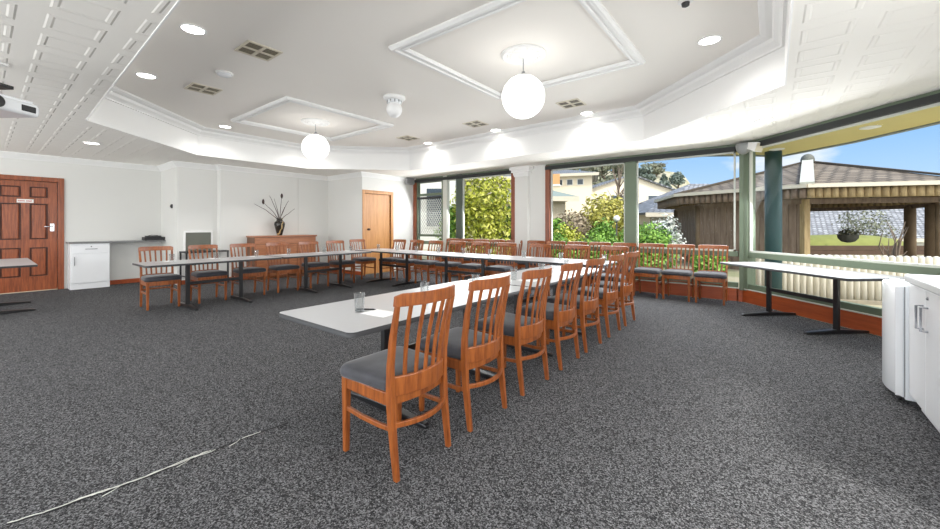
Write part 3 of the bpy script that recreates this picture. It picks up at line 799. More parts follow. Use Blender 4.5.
MB().lathe([(.1,-.05),(.105,-.1),(.1,-.105)], 24).build('neck', 'white_laminate', t)
MB().sphere((0,0,-.19), .118, 24, 14, 1.05).build('dome', 'opal_white', t)
sl_ = MB()
for k in range(10):
    a = 2*PI*k/10; sl_.box(-.006+.106*math.cos(a),.006+.106*math.cos(a),-.006+.106*math.sin(a),.006+.106*math.sin(a),-.1,-.06)
sl_.build('slots', 'grey_metal', t)
t = thing('sprinkler_detector', 'small dark sensor on the ceiling at the top edge', 'sensor', (-.6,3.8,ZU))
MB().lathe([(.06,0),(.06,-.015),(.04,-.025)], 20).build('base', 'white_trim', t)
MB().lathe([(.034,-.02),(.03,-.05),(.012,-.06),(.001,-.06)], 16).build('sensor', 'dark_grey', t)
# projector
t = thing('projector', 'white projector hanging on a black bracket from the low ceiling', 'projector', (-5.36,.1,2.355), .62)
MB().box(-.2,.2,-.22,.17,-.055,.06).build('case', 'white_laminate', t, .03, 3)
MB().prism([(-.17,-.19),(.17,-.19),(.17,.14),(-.17,.14)], .059, .085).build('lid', 'white_laminate', t, .015)
MB().lathe([(.05,0),(.05,.03),(.04,.035),(.001,.02)], 20).build('lens', 'black_plastic', t).matrix_local = Matrix.Translation((.2,-.165,.0)) @ Matrix.Rotation(PI/2,4,'Y')
MB().box(.19,.203,.02,.13,-.025,.03).build('front_vent', 'black_plastic', t, .004)
MB().box(-.1,.1,.169,.172,-.02,.02).build('side_vent', 'dark_grey', t)
MB().box(-.06,.06,-.06,.06,.084,.095).build('mount_plate', 'dark_grey', t)
MB().tube([(-.02,-.06,.09),(-.02,-.06,.37)], .022, 12).build('pole', 'black_steel', t)
MB().box(-.16,.08,-.2,.06,.17,.2).build('mount_arm', 'black_plastic', t, .004)
MB().box(-.11,.07,-.15,.03,.368,.384).build('ceiling_plate', 'white_trim', t)
# speakers
t = thing('wall_speaker', 'small grey speaker high on wall beside the oak door', 'speaker', (-8.5,7.9,2.66), -.3)
MB().box(-.06,.09,-.13,.13,-.12,.07).build('cabinet', 'grey_metal', t, .02, 3)
MB().box(.09,.094,-.11,.11,-.1,.05).build('grille', 'shelf_grey', t)
MB().box(-.1,-.06,-.02,.02,-.04,.0).build('bracket', 'grey_metal', t)
t = thing('corner_speaker', 'white wedge speaker with beige front atop the green corner post', 'speaker', (-.33,8.02,2.62), 0)
MB().lathe([(.03,-.1),(.075,-.07),(.105,.0),(.11,.06),(.09,.085)], 24).build('cup', 'grey_metal', t).matrix_local = Matrix.Translation((-.07,-.04,0))
hm = MB().loft([[(-.05,-.06,-.05),(-.05,.06,-.05),(-.05,.06,.05),(-.05,-.06,.05)],[(.13,-.1,-.08),(.13,.1,-.08),(.13,.1,.08),(.13,-.1,.08)]])
h_ = hm.build('horn', 'white_trim', t, .012); h_.matrix_local = Matrix.Translation((.05,-.08,.02)) @ Matrix.Rotation(-.55,4,'Z') @ Matrix.Rotation(.35,4,'Y')
MB().box(.13,.134,-.085,.085,-.065,.065).build('grille', 'vent_frame', h_)
# carpet seam
t = thing('carpet_seam', 'frayed white threads along a split carpet seam at lower left', 'carpet seam', (0,0,0))
def fl(px, py):
    Y = 386*EYE/(py-226); X = (px-470)/386*Y; return cw(X, Y)
seam = [fl(*p) for p in ((6,525),(50,512),(90,497),(120,487),(150,476),(190,460),(215,450),(240,440),(262,432),(288,423))]
MB().bar([(x,y,.002) for x,y in seam], .008, .003).build('seam_gap', 'seam_dark', t)
rnd = random.Random(3)
for a, b_, off in ((0,4,.004),(1,3,-.012),(2,6,.006),(4,6,-.01),(5,6,.02),(7,8,.01)):
    pts = []
    for k in range(a, b_):
        for q in range(5):
            f_ = q/5; x = seam[k][0]*(1-f_)+seam[k+1][0]*f_; y = seam[k][1]*(1-f_)+seam[k+1][1]*f_
            pts.append((x+rnd.uniform(-.004,.004)+off*.5, y+rnd.uniform(-.004,.004)+off, .006+rnd.uniform(0,.004)))
    MB().tube(pts, .0022, 5).build('thread', 'thread_white', t)
for k in (3,5,5,7):
    x, y = seam[k]; MB().tube([(x,y,.006),(x+.03,y-.03,.012),(x+.035,y-.07,.007)], .002, 5).build('thread', 'thread_white', t)

# ------------------------------------------------------------------ outside
def hgt(X, Y):
    h = -.1
    d = max(0, Y-11.5)
    lat = 1/(1+math.exp((X-4.5-.12*max(0,Y-12)-.55*max(0,Y-20))/1.6))
    h += (.125*d)*lat if d < 40 else (.125*40+.22*(d-40))*lat
    h += max(0, Y-30)*.03*(1-lat)
    return h
gb = MB(); nx, ny = 70, 60
Xs = [-45+ (150*i/nx) for i in range(nx+1)]; Ys = [-25+125*(j/ny) for j in range(ny+1)]
vs = []
for j in range(ny+1):
    for i in range(nx+1):
        x, y = cw(Xs[i], Ys[j]); vs.append((x, y, hgt(Xs[i], Ys[j])))
gb.add(vs, [(j*(nx+1)+i, j*(nx+1)+i+1, (j+1)*(nx+1)+i+1, (j+1)*(nx+1)+i) for j in range(ny) for i in range(nx)], True)
go = gb.build('ground', 'garden_ground'); st(go)
st(MB().box(-16,14,-16,YF-.12,-.09,-.05).box(XR+.13,12,-16,4.6,-.09,-.05).build('paving', 'pale_paving'))  # unseen pale slabs, added to bounce sunlight up to the ceiling
# eaves
so = [(-8.9,8.3),(-8.9,8.62),(-1.05,8.62),(-.3,9.15),(.1,9.62),(.98,8.74),(1.71,7.73),(3.0,6.0),(1.6,6.15),(FA.x+.09,YB+.13)]
st(MB().prism(so, 2.675, 2.70).build('trim_8', 'soffit_paint'))
st(ring('trim_9', so[1:8], [(0,2.66),(0,2.83),(-.09,2.83),(-.1,2.66)], 'gutter_grey', closed=False))
for x, y, lab in ((1.05,7.6,'round flush light in the yellow eaves outside, above the bay window'),(.05,8.75,'small round eaves light outside near the teal post')):
    t = thing('eaves_light', lab, 'eaves light', (x,y,2.675))
    MB().lathe([(.11,0),(.11,-.01),(.09,-.015)], 24).build('trim_ring', 'white_trim', t); MB().lathe([(.088,-.012),(.07,-.02),(.001,-.022)], 24).build('lens', 'opal_white', t)
t = thing('veranda_post', 'round teal post under the eaves outside the bay window', 'post', (.0,9.0,-.1))
MB().lathe([(.128,0),(.128,2.775)], 28).build('shaft', 'teal_paint', t)
MB().lathe([(.2,0),(.2,.05),(.15,.07)], 24).build('base', 'stone', t)
# fence
t = thing('paling_fence', 'pale rounded-log fence outside below the bay window', 'fence', (0,0,-.1))
fX0, fY0, fdX, fdY = 5.45, 7.62, .967, -.256
for k in range(44):
    X = fX0+fdX*.105*k; Y = fY0+fdY*.105*k; x, y = cw(X, Y); r = .048
    MB().lathe([(r,0),(r,.83),(r*.85,.855),(r*.4,.87),(.001,.872)], 10, (x,y,0)).build('paling', 'fence_timber', t)
p0 = cw(fX0, fY0+.09); p1 = cw(fX0+fdX*4.55, fY0+fdY*4.55+.09)
for z in (.2,.62): MB().bar([(*p0,z),(*p1,z)], .05, .08).build('rail', 'pale_timber', t)
t = thing('fence_bed_edge', 'low pale gravel edging at the foot of the log fence', 'edging', (0,0,-.1))
q0 = cw(fX0,fY0-.2); q1 = cw(fX0+4.4,fY0-.2-1.16); MB().bar([(*q0,.03),(*q1,.03)], .12, .06).build('edging', 'stone', t)

def put(o, X, Y, z=None, rz=0):
    x, y = cw(X, Y); o.location = (x, y, hgt(X, Y) if z is None else z); o.rotation_euler = (0,0,YAW+rz); return o
# leaves
def leaves(name, blobs, n, size, mat, parent, up=.3, flat=.5):
    tot = sum(b_[3]*b_[4] for b_ in blobs); P = []; C = []
    for (x,y,z,rx,rz_) in blobs:
        k = max(20, int(n*rx*rz_/tot)); d = RNG.normal(size=(k,3)); d /= np.linalg.norm(d,axis=1)[:,None]
        rr = (.62+.42*RNG.random(k))[:,None]
        P.append(d*rr*np.array([rx,rx,rz_])+np.array([x,y,z])); C.append(d)
    P = np.concatenate(P); C = np.concatenate(C)
    nrm = C*.8+RNG.normal(size=P.shape)*.6; nrm[:,2] += up; nrm /= np.linalg.norm(nrm,axis=1)[:,None]
    a = np.cross(nrm, RNG.normal(size=P.shape)); a /= np.linalg.norm(a,axis=1)[:,None]; b_ = np.cross(nrm, a)
    s = (size*(.6+.8*RNG.random(len(P))))[:,None]
    tip = P+a*s; bas = P-a*s; l = P+b_*s*flat+nrm*s*.15; r = P-b_*s*flat+nrm*s*.15
    V = np.stack([bas,l,tip,r],1).reshape(-1,3)
    me = bpy.data.meshes.new(name); nq = len(P)
    me.vertices.add(4*nq); me.vertices.foreach_set('co', V.ravel()); me.loops.add(4*nq); me.loops.foreach_set('vertex_index', np.arange(4*nq))
    me.polygons.add(nq); me.polygons.foreach_set('loop_start', np.arange(nq)*4); me.polygons.foreach_set('loop_total', np.full(nq,4))
    me.update(); me.validate(); me.materials.append(MATS[mat])
    o = bpy.data.objects.new(name, me); COL.objects.link(o); o.parent = parent; return o
def shrub(name, label, cat, X, Y, w, h, n, size, mat, z=None, blobs=7, seed=0, stems=5, low=.1, extra=None, group=None):
    rd = random.Random(seed*7+3)
    t = put(thing(name, label, cat, group=group), X, Y, z)
    bl = []
    for k in range(blobs):
        zz = rd.uniform(low+.2,.8)*h; sp_w = w/2*(1-.55*max(0,zz/h-.5))
        rx = rd.uniform(.28,.42)*w; 
        bl.append((rd.uniform(-1,1)*max(.02,sp_w-rx*.75), rd.uniform(-1,1)*max(.02,sp_w-rx*.75)*.8, zz, rx, min(rx, h*.32)))
    bl.append((0,0,h*.5,w*.4,h*.42))
    leaves('foliage', bl, n, size, mat, t)
    sm = MB()
    for k in range(stems):
        a = rd.uniform(0,2*PI); e = rd.uniform(.1,.3)*w
        sm.tube([(.05*math.cos(a),.05*math.sin(a),-.1),(e*.4*math.cos(a),e*.4*math.sin(a),h*.35),(e*math.cos(a),e*math.sin(a),h*.72)], [.03,.02,.008], 6)
    sm.build('stem', 'bark', t)
    if extra: leaves('blossom', bl, extra[0], extra[1], extra[2], t)
    return t
def tree(name, label, X, Y, h, w, n, size, mat, trunk=.15, crown=.45, seed=0, z=None, group=None, blobs=9):
    rd = random.Random(seed+11); t = put(thing(name, label, 'tree', group=group), X, Y, z)
    tk = MB().tube([(0,0,-.3),(.04*h,0,h*.4),(0,.02*h,h*.85)], [trunk,trunk*.7,trunk*.25], 8)
    for k in range(5):
        a = rd.uniform(0,2*PI); z0 = rd.uniform(.4,.7)*h
        tk.tube([(0,0,z0),(w*.18*math.cos(a),w*.18*math.sin(a),z0+.12*h),(w*.34*math.cos(a),w*.34*math.sin(a),z0+.2*h)], [trunk*.4,trunk*.25,trunk*.1], 6)
    tk.build('trunk', 'bark', t)
    if n:
        bl = []
        for k in range(blobs):
            a = rd.uniform(0,2*PI); q = rd.uniform(0,.32)*w; zz = rd.uniform(1-crown,.9)*h
            bl.append((q*math.cos(a),q*math.sin(a),zz,rd.uniform(.18,.3)*w,rd.uniform(.1,.18)*h))
        leaves('crown', bl, n, size, mat, t)
    return t
# window 1 greenery
shrub('garden_bush', 'tall lime-green bush filling the left window', 'bush', .42, 12.7, 2.35, 2.95, 5200, .075, 'leaf_lime', seed=1, blobs=11)
shrub('garden_bush', 'darker green bush low at the left of the left window', 'bush', -.62, 12.9, 1.0, 2.1, 1500, .07, 'leaf_green', seed=2)
shrub('garden_bush', 'thin deep green shrub at the right of the left window', 'bush', 1.42, 13.6, .7, 2.1, 1100, .07, 'leaf_deep', seed=3)
# window 2 greenery
shrub('garden_bush', 'bright green low bush right of the white pier', 'bush', 2.62, 11.6, 1.1, 1.3, 2400, .055, 'leaf_green', seed=4)
shrub('garden_bush', 'bright green low bush under the garden lamp', 'bush', 4.0, 11.5, 1.5, 1.12, 2600, .055, 'leaf_green', seed=5)
shrub('garden_bush', 'spreading low green bush along the garden window sill', 'bush', 3.3, 11.1, 1.2, .95, 2000, .05, 'leaf_green', seed=21)
shrub('garden_bush', 'mauve-brown twiggy shrub in the middle of the garden window', 'bush', 3.85, 14.0, 1.6, 1.75, 2600, .06, 'leaf_mauve', seed=6)
shrub('garden_bush', 'golden yellow shrub behind the garden lamp', 'bush', 5.4, 15.5, 2.2, 2.25, 3000, .08, 'leaf_yellow', seed=7)
shrub('garden_bush', 'rounded green shrub beside the garden lamp', 'bush', 4.55, 13.4, .95, 1.5, 1500, .06, 'leaf_green', seed=8)
shrub('garden_bush', 'tall green shrub at the left of the garden window under the awning house', 'bush', 2.95, 13.6, 1.1, 1.5, 1500, .07, 'leaf_green', seed=9)
# window 3 greenery
shrub('garden_bush', 'large bright green bush beyond the chairs in the right garden pane', 'bush', 5.2, 11.4, 1.75, 1.45, 3800, .055, 'leaf_green', seed=10, blobs=9)
shrub('garden_bush', 'silvery white flowering shrub next to the large green bush', 'bush', 6.35, 12.8, 1.3, 1.75, 1900, .055, 'leaf_grey', seed=11)
shrub('garden_bush', 'low leafy green plants before the pavilion wall', 'bush', 6.3, 10.2, 1.0, .78, 1500, .05, 'leaf_green', seed=12)
shrub('garden_bush', 'yellow-green shrub at the foot of the cream houses', 'bush', 6.5, 17.5, 1.3, 2.2, 1400, .08, 'leaf_gum', seed=13)
shrub('garden_bush', 'straw-coloured grass clump left of the tiled roof', 'bush', 6.1, 14.6, .9, 1.75, 900, .08, 'leaf_yellow', seed=14)
shrub('garden_bush', 'green hedge below the lower tiled roof', 'bush', 6.6, 16.1, 1.0, 1.5, 1200, .07, 'leaf_deep', seed=15)
for X, Y, w_, h_, mt_, lb in ((2.75,10.9,.9,1.0,'leaf_green','bright green low shrub right against the pier end of the garden window'),(4.35,10.9,.9,1.02,'leaf_green','leafy light green shrub under the green mullion'),(3.3,13.0,1.2,1.35,'leaf_lime','lime-tinged shrub between the mauve shrub and the pier'),(5.9,12.2,.9,1.25,'leaf_deep','dark green shrub between the large bush and the silvery shrub'),(4.9,10.7,.8,.8,'leaf_green','small bright shrub low in the right garden pane')):
    shrub('garden_bush', lb, 'bush', X, Y, w_, h_, 1500, .05, mt_, seed=int(X*10))
# garden lamp
t = put(thing('garden_lamp', 'white globe garden lamp on a slim post among the shrubs', 'garden lamp'), 4.9, 12.9)
zl = 1.56-hgt(4.9,12.9)
MB().tube([(0,0,-.1),(0,0,zl-.1)], .025, 8).build('post', 'dark_grey', t); MB().sphere((0,0,zl), .105, 20, 12).build('globe', 'opal_white', t)

# roofs and houses
def roofmesh(name, quads, mat, parent, thick=.12):
    """each quad/tri given as 3-D points in plan order; uv laid in metres along the eave"""
    me_v = []; me_f = []; uvs = []
    for q in quads:
        o = len(me_v); P = [Vector(p) for p in q]; u = (P[1]-P[0]).normalized(); nn = u.cross(P[-1]-P[0]).normalized(); w = nn.cross(u)
        me_v += P; me_f.append(tuple(range(o,o+len(q)))); uvs += [((p-P[0]).dot(u), (p-P[0]).dot(w)) for p in P]
    me = bpy.data.meshes.new(name); me.from_pydata([tuple(p) for p in me_v], [], me_f); me.update()
    uvl = me.uv_layers.new(name='UVMap'); uvl.data.foreach_set('uv', np.array(uvs, dtype=float).ravel())
    me.materials.append(MATS[mat]); o = bpy.data.objects.new(name, me); COL.objects.link(o); o.parent = parent
    md = o.modifiers.new('Solid', 'SOLIDIFY'); md.thickness = thick; md.offset = -1
    return o
def house(name, label, X, Y, z, L, D, H, rise, rz, wall, rmat, style='hip', wins=(), over=.5, group=None):
    """local x along the long side, y depth, front at y=0"""
    t = put(thing(name, label, 'house', group=group), X, Y, z, rz)
    wl = MB().box(-L/2,L/2,0,D,-1.5,H)
    if style == 'gable':
        for x in (-L/2, L/2-.15): wl.add([(x,0,H),(x+.15,0,H),(x+.15,D,H),(x,D,H),(x,D/2,H+rise*.96),(x+.15,D/2,H+rise*.96)], [(0,4,3),(1,2,5),(0,1,5,4),(3,4,5,2)])
    wl.build('wall', wall, t)
    a, b, c, d = -L/2-over, L/2+over, -over, D+over; e = H-.05; p = H+rise
    if style == 'hip':
        k = min((d-c)/2, (b-a)/2-.05)
        qs = [[(a,c,e),(b,c,e),(b-k,D/2,p),(a+k,D/2,p)],[(b,d,e),(a,d,e),(a+k,D/2,p),(b-k,D/2,p)],[(b,c,e),(b,d,e),(b-k,D/2,p)],[(a,d,e),(a,c,e),(a+k,D/2,p)]]
    elif style == 'gable':
        qs = [[(a,c,e),(b,c,e),(b,D/2,p),(a,D/2,p)],[(b,d,e),(a,d,e),(a,D/2,p),(b,D/2,p)]]
    else: qs = [[(a,c,e),(b,c,e),(b,d,e+rise),(a,d,e+rise)]]
    roofmesh('roof', qs, rmat, t)
    MB().box(a,b,c-.03,c,e-.22,e).build('fascia', 'roof_trim', t)
    for (wx, wz, ww, wh) in wins:
        f = MB().box(wx-ww/2-.06,wx+ww/2+.06,-.04,-.001,wz-.06,wz+wh+.06).build('window', 'render_white', t)
        MB().box(wx-ww/2,wx+ww/2,-.05,-.03,wz,wz+wh).build('pane', 'window_dark', f)
    return t
# px -> X at a chosen distance: X=(px-470)/386*Y ; z=1.31-(py-226)/386*Y
def XZ(px, py, Y): return (px-470)/386*Y, EYE-(py-226)/386*Y
house('house', 'white rendered neighbour house with grey window seen through the lattice sash', -2.1, 15.4, 0, 3.0, 6, 4.2, 1.0, 0, 'render_white', 'roof_tile_grey', 'hip', [(.75,1.3,.75,1.5),(-.6,1.3,.9,1.4)])
house('house', 'low house with grey roof and brown eaves behind the lime-green bush', 1.9, 27.0, 2.0, 4.6, 5, 2.75, .9, -.1, 'render_beige', 'roof_tile_grey', 'hip')
house('house', 'beige house with green-grey roof beside the white pier', 2.95, 18.2, .6, 3.1, 4, 2.12, .75, .0, 'render_beige', 'slate_green', 'hip', over=.5)
house('house', 'cream two-storey house with orange balcony high on the left slope', 7.4, 31.0, 3.0, 4.6, 5, 2.5, .7, -.3, 'render_cream', 'roof_tile_grey', 'hip', [(-.2,1.6,.4,.4),(.6,1.6,.4,.4),(1.4,1.6,.4,.4)])
hg = house('house', 'cream house with wide pale gable up the slope behind the green mullion', 19.6, 41.0, 2.6, 7.0, 8.6, 2.2, 1.5, PI/2+.06, 'render_cream', 'roof_tile_grey', 'gable', over=.35)
for yy in (1.9,5.6):
    f = MB().box(-3.56,-3.501,yy-.75,yy+.75,.95,1.7).build('window', 'render_white', hg); MB().box(-3.58,-3.56,yy-.68,yy+.68,1.0,1.64).build('pane', 'window_dark', f)
house('house', 'house with dark tiled hip roof below the cream houses', 11.9, 20.4, -.5, 4.9, 5, 2.55, 1.05, .05, 'render_beige', 'roof_tile_grey', 'hip', [(-1.3,1.0,.9,1.0)])
house('house', 'grey tiled roof between the pale gable and the pavilion roof', 18.0, 28.0, .4, 6.4, 5, 2.9, 1.35, -.05, 'render_beige', 'roof_tile_slate', 'hip')
hb = house('house', 'house whose broad grey tiled roof shows through the open pavilion', 27.2, 25.4, -1.8, 10.6, 8, 2.35, 2.5, -.06, 'render_white', 'roof_tile_slate', 'gable', over=.5)
t = put(thing('balcony', 'orange-toned balcony on the front of the hillside house', 'balcony'), 6.2, 30.3, 4.35, -.3)
MB().box(-.9,.9,-1.0,0,0,.12).build('slab', 'render_white', t); MB().box(-.9,.9,-1.0,-.92,.12,.9).build('parapet', 'orange_render', t); MB().box(-.9,-.8,-1.,0,.12,1.6).build('side_wall', 'orange_render', t)
# trees on the slope and skyline
for i, (px, Y, h, w, mat, kind, lab) in enumerate((
    (572,50,5.4,6,'leaf_gum','gum_tree','olive gum tree behind the cream two-storey house'),(603,53,5.6,6,'leaf_gum','gum_tree','tall olive gum tree on the slope above the mauve shrub'),
    (556,58,6.2,5,'leaf_deep','gum_tree','dark gum tree at the left top of the garden window'),(617,58,5.4,6,'leaf_gum','gum_tree','olive gum tree left of the green mullion'),
    (646,66,3.6,4,'leaf_pine','skyline_tree','grey-green skyline tree left of the pine'),(689,70,3.6,7,'leaf_gum','skyline_tree','broad grey-green skyline tree right of the pine'),
    (716,72,3.0,6,'leaf_gum','skyline_tree','grey-green skyline tree above the pavilion roof'),(678,78,3.2,4,'leaf_pine','skyline_tree','small grey-green skyline tree near the pine'),
    (588,64,6.4,5,'leaf_gum','gum_tree','pale olive gum tree between the two tall hillside gums'),(656,84,3.4,7,'leaf_gum','skyline_tree','pale far skyline tree behind the pine'),(702,82,3.2,8,'leaf_gum','skyline_tree','pale far skyline tree low on the hill crest'),
    (495,46,5.2,7,'leaf_gum','gum_tree','olive gum tree behind the lime-green bush'),(455,44,5.2,6,'leaf_gum','gum_tree','olive gum tree behind the white neighbour house'))):
    tree(kind, lab, (px-470)/386*Y, Y, h, w, 1500, .26, mat, .2, .75, i)
t = put(thing('pine_tree', 'dark pine tree standing on the skyline above the gabled house', 'tree'), (664-470)/386*56, 56)
MB().tube([(0,0,-.3),(0,0,4.2)], [.2,.05], 8).build('trunk', 'bark', t)
leaves('crown', [(0,0,4.1-.42*k,.25+.2*k,.36) for k in range(8)], 1400, .26, 'leaf_pine', t)
t = put(thing('bare_tree', 'leafless tree with upright grey branches before the cream houses', 'tree'), (619-470)/386*27, 27)
br = MB().tube([(0,0,-.3),(.05,0,1.8),(-.05,0,3.4)], [.13,.1,.06], 8); rd = random.Random(5)
for k in range(22):
    a = rd.uniform(0,2*PI); z0 = rd.uniform(1.3,3.3); q = rd.uniform(.4,1.1); h_ = rd.uniform(.6,1.8)
    br.tube([(0,0,z0),(q*.5*math.cos(a),q*.5*math.sin(a),z0+h_*.5),(q*math.cos(a),q*math.sin(a),z0+h_)], [.045,.03,.012], 5)
br.build('branches', 'bark', t)
t = put(thing('hanging_foliage', 'grey-green tree spray hanging into the top of the right garden pane', 'branch'), (645-470)/386*15, 15, 0)
tw = MB()
for k in range(6):
    tw.tube([(-1.2+.3*k,0,4.6),(-.8+.28*k,0,4.2),(-.55+.27*k,0,3.85)], [.012,.009,.005], 5)
tw.build('twigs', 'bark', t); leaves('leaves', [(-.9+.3*k,0,4.05,.22,.3) for k in range(6)], 170, .06, 'leaf_gum', t)

# ------------------------------------------------------------------ pavilion
C0 = Vector((8.905,10.2)); bis = math.radians(51.85); R = 4.77; CC = C0+Vector((math.cos(bis),math.sin(bis)))*R
base_a = math.atan2(C0.y-CC.y, C0.x-CC.x)
cor = [CC+Vector((math.cos(base_a-k*PI/4), math.sin(base_a-k*PI/4)))*R for k in range(8)]   # k=1: left neighbour, k=7: right neighbour
ZE, ZA = 2.375, 3.62
t = thing('garden_pavilion', 'octagonal timber garden pavilion with weathered tiled roof', 'pavilion', (0,0,0))
def W3(p, z): x, y = cw(p.x, p.y); return (x, y, z)
apex = CC+Vector((.35,0))
qs = []
for k in range(8):
    a, b_ = cor[(k+1) % 8], cor[k]
    qs.append([W3(a,ZE),W3(b_,ZE),W3(apex,ZA)])
roofmesh('roof', qs, 'roof_tile_brown', t, .06)
gt = MB(); va = [MB(), MB()]
for k in range(8):
    a, b_ = cor[k], cor[(k+1) % 8]
    gt.bar([W3(a,ZE+.0),W3(b_,ZE+.0)], .1, .1)
gt.build('gutter', 'roof_trim', t)
hc = MB()
n0 = (C0-CC).normalized()
hc.bar([W3(C0+n0*.02,ZE+.07),W3(C0+(apex-C0)*.5,ZE+.07+(ZA-ZE)*.5),W3(apex,ZA+.07)], .3, .06); hc.build('hip_cap', 'ridge_cap', t)
for k in (2,7,1,6):
    hk = MB().bar([W3(cor[k],ZE+.05),W3(apex,ZA+.04)], .16, .05).build('hip_cap', 'roof_tile_brown', t)
x, y = cw(apex.x, apex.y)
MB().lathe([(.2,ZA-.05),(.2,ZA+.1),(.17,ZA+.2),(.1,ZA+.27),(.001,ZA+.3)], 16, (x,y,0)).build('roof_vent', 'planter_grey', t)
inn = [CC+(c-CC)*.82 for c in cor]; val = [CC+(c-CC)*.965 for c in cor]
for k in range(8):                 # log valance
    a, b_ = val[k], val[(k+1) % 8]; L = (b_-a).length; m = int(L/.17)
    v_ = MB()
    for q in range(m):
        p = a+(b_-a)*((q+.5)/m); x, y = cw(p.x, p.y)
        v_.lathe([(.089,2.06),(.089,2.34)], 8, (x,y,0))
    v_.build('valance', 'weathered_timber' if k in (0,1) else 'valance_timber', t)  # left sides take the darker timber to paint in their shade
    a, b_ = inn[k], inn[(k+1) % 8]
    MB().bar([W3(a,2.0),W3(b_,2.0)], .12, .14).build('beam', 'weathered_timber', t)
for k in (0,1,2,3,4,6,7):
    x, y = cw(inn[k].x, inn[k].y)
    if k == 0: MB().box(-.08,.08,-.08,.08,-.1,2.06).build('post', 'valance_timber', t).matrix_local = Matrix.Translation((x,y,0)) @ Matrix.Rotation(YAW,4,'Z')
    else: MB().lathe([(.09 if k == 1 else .13,-.1),(.085 if k == 1 else .125,2.0)], 14, (x,y,0)).build('post', 'log_dark', t)
for px, Y, r in ((910,13.6,.16),(932,12.4,.17)):
    x, y = cw((px-470)/386*Y, Y); MB().lathe([(r,-.1),(r*.95,2.0)], 14, (x,y,0)).build('post', 'log_dark', t)
for ka, kb in ((0,1),(1,2)):       # boarded sides facing the window
    a, b_ = inn[ka], inn[kb]; L = (b_-a).length; m = int(L/.18); v_ = MB()
    for q in range(m):
        p0 = a+(b_-a)*(q/m); p1 = a+(b_-a)*((q+.93)/m); off = .01*(q % 2)
        nrm_ = Vector((-(b_-a).y,(b_-a).x)).normalized()*off
        v_.bar([W3(p0+nrm_,.95),W3(p1+nrm_,.95)], .03, 2.1)
    v_.build('board_wall', 'weathered_timber', t)
    MB().bar([W3(a-(b_-a).orthogonal().normalized()*.06,1.05),W3(b_-(b_-a).orthogonal().normalized()*.06,1.05)], .06, .09).build('wall_rail', 'log_dark', t)
MB().prism([cw(c.x, c.y) for c in inn], -.1, -.04).build('deck', 'stone', t)
# yard beyond the pavilion
t = put(thing('grass_mound', 'sunny yellow-green grassy mound beyond the open pavilion', 'mound'), 20.3, 21.2, -.25)
mm = MB().lathe([(4.2,0),(3.9,.4),(3.1,.75),(1.8,.95),(.01,1.0)], 28); mm.v = [(x*.95,y*.42,z*1.1) for x,y,z in mm.v]; mm.build('earth', 'mound_turf', t)
leaves('grass', [(q*.75,0,.35,1.5,.62) for q in range(-3,4)], 3000, .07, 'leaf_grass', t, up=1)
t = put(thing('retaining_sleepers', 'dark timber sleeper edging below the grassy mound', 'retaining edge'), 20.0, 18.9, -.12, -.0)
for k in range(2): MB().box(-3.9,3.9,-.08,.08,.0+k*.24,.23+k*.24).build('sleeper', 'sleeper', t, .01)
X, Z = XZ(848,238,13.4); x, y = cw(X, 13.4)
t = thing('hanging_planter', 'grey bowl planter hanging inside the pavilion', 'planter', (x,y,Z))
MB().lathe([(.05,-.16),(.18,-.12),(.27,.0),(.28,.1),(.3,.12),(.26,.12),(.24,.0),(.001,-.08)], 20).build('bowl', 'planter_grey', t)
MB().tube([(0,0,.1),(0,0,1.95-Z)], .012, 6).build('chain', 'dark_grey', t)
leaves('foliage', [(0,0,.16,.26,.16)], 160, .05, 'leaf_gum', t)
t = put(thing('bare_shrub', 'leafless twisted shrub standing beyond the log fence', 'shrub'), (893-470)/386*8.5, 8.5, -.1)
br = MB(); rd = random.Random(9)
for k in range(16):
    a = rd.uniform(0,2*PI); q = rd.uniform(.12,.42); h_ = rd.uniform(.8,1.6)
    br.tube([(0,0,0),(q*.3*math.cos(a),q*.3*math.sin(a),h_*.45),(q*.8*math.cos(a),q*.5*math.sin(a),h_*.75),(q*math.cos(a+.3),q*math.sin(a+.3),h_)], [.03,.022,.013,.006], 5)
br.build('branches', 'bark', t)
shrub('garden_bush', 'grey-green wispy bush beside the hanging planter', 'bush', (868-470)/386*23, 23, 3.0, 2.6, 1300, .07, 'leaf_gum', z=-.1, seed=17)

# ------------------------------------------------------------------ light
sun = bpy.data.lights.new('sun', 'SUN'); sun.energy = 1.8; sun.angle = math.radians(12); sun.color = (1,.96,.9)
so_ = bpy.data.objects.new('sun', sun); COL.objects.link(so_)
dX, dY = cw(-.35,.75); so_.rotation_euler = Vector((dX,dY,-.95)).to_track_quat('-Z','Y').to_euler()
wd = bpy.data.worlds.new('sky'); SC.world = wd; wd.use_nodes = True; nt = wd.node_tree; nt.nodes.clear()
out = N(nt, 'ShaderNodeOutputWorld'); bg = N(nt, 'ShaderNodeBackground')
tc = N(nt, 'ShaderNodeTexCoord'); sp = N(nt, 'ShaderNodeSeparateXYZ'); nt.links.new(tc.outputs['Generated'], sp.inputs[0])
z = sp.outputs[2]
sky = ramp(nt, z, [(0, lin((186,202,218))), (.08, lin((160,190,222))), (.22, lin((112,162,214))), (1, lin((78,132,196)))])
mp = N(nt, 'ShaderNodeMapping'); mp.inputs['Scale'].default_value = (1,1,3.2); nt.links.new(tc.outputs['Generated'], mp.inputs[0])
cl = noise(nt, mp.outputs[0], 3.4, 6, .55)
cf = ramp(nt, cl, [(.56, (0,0,0)), (.68, (1,1,1))])
sky = mixcol(nt, math_n(nt, 'MULTIPLY', cf, .85), sky, lin((214,217,222)))
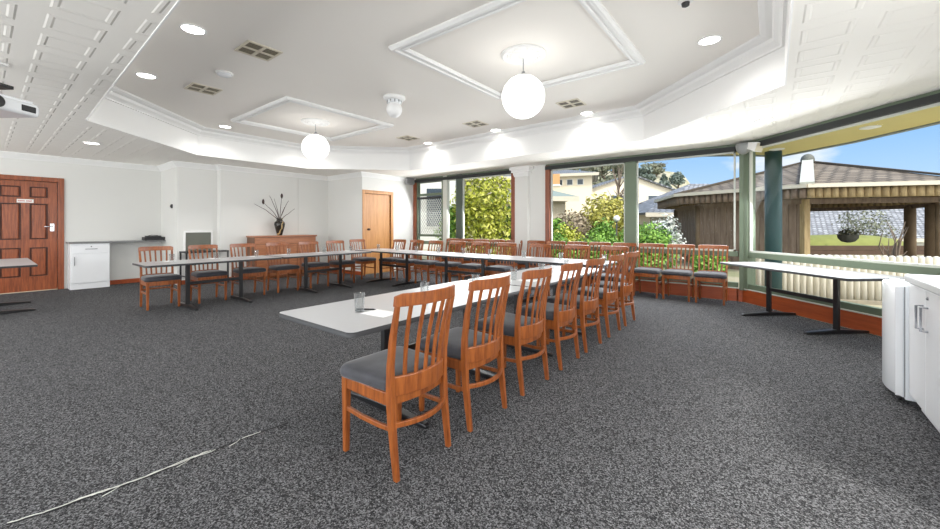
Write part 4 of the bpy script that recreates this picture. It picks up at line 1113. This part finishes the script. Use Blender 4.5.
# added bright lobe of sky, unseen behind the viewpoint, to fill the room
bx, by = cw(.2,-1)
vd = N(nt, 'ShaderNodeVectorMath', operation='DOT_PRODUCT'); nt.links.new(tc.outputs['Generated'], vd.inputs[0]); vd.inputs[1].default_value = Vector((bx,by,.55)).normalized()
back_glow = ramp(nt, vd.outputs['Value'], [(.1, (0,0,0)), (.8, (1,1,1))])
SKYK = 1.5
sky2 = mixcol(nt, back_glow, sky, (SKYK,SKYK*.99,SKYK*.97))
nt.links.new(sky2, bg.inputs[0]); bg.inputs[1].default_value = .87; nt.links.new(bg.outputs[0], out.inputs[0])

# added fill: unseen area lights set in the rear, side and front window openings
def fill_light(x, y, z, sx, sz, rz, e, tilt=0):
    L = bpy.data.lights.new('window_daylight', 'AREA'); L.shape = 'RECTANGLE'; L.size = sx; L.size_y = sz; L.energy = e; L.color = (.97,.985,1)
    o = bpy.data.objects.new('window_daylight', L); COL.objects.link(o); o.location = (x,y,z); o.rotation_euler = (PI/2-tilt,0,rz)
ROOM_FILL = 47; FRONT_FILL = 19
for x0, x1 in ((-11.2,-8.2),(-7.9,-5.0),(-4.7,-1.8),(-1.5,1.3)): fill_light((x0+x1)/2, YF+.02, 1.43, x1-x0-.1, 2.2, 0, ROOM_FILL)
for y0, y1 in ((-2.9,-.2),(.2,3.2)): fill_light(XR-.02, (y0+y1)/2, 1.72, y1-y0-.1, 1.4, PI/2, ROOM_FILL*.55)
for xm, wid in ((-6.8,3.2),(-3.2,1.5),(-1.35,1.5)): fill_light(xm, YB+.02, 1.75, wid, 1.6, PI, FRONT_FILL*wid, .42)
pm = FA+FD*1.4+FN*.02; fill_light(pm.x, pm.y, 1.75, 2.5, 1.6, ang+PI, FRONT_FILL*1.9, .5)
# ------------------------------------------------------------------ camera
cam = bpy.data.cameras.new('camera'); co = bpy.data.objects.new('camera', cam); COL.objects.link(co)
co.location = (0,0,EYE); co.rotation_euler = (PI/2,0,YAW)
cam.sensor_width = 36; cam.lens = 386/940*36; cam.shift_y = -38.5/940; cam.clip_start = .05; cam.clip_end = 400
SC.camera = co
SC.view_settings.view_transform = 'Standard'; SC.view_settings.look = 'None'; SC.view_settings.gamma = 1
SC.view_settings.exposure = 0.8
SC.cycles.use_denoising = True
SC.cycles.max_bounces = 14; SC.cycles.diffuse_bounces = 8; SC.cycles.transparent_max_bounces = 24; SC.cycles.sample_clamp_indirect = 10
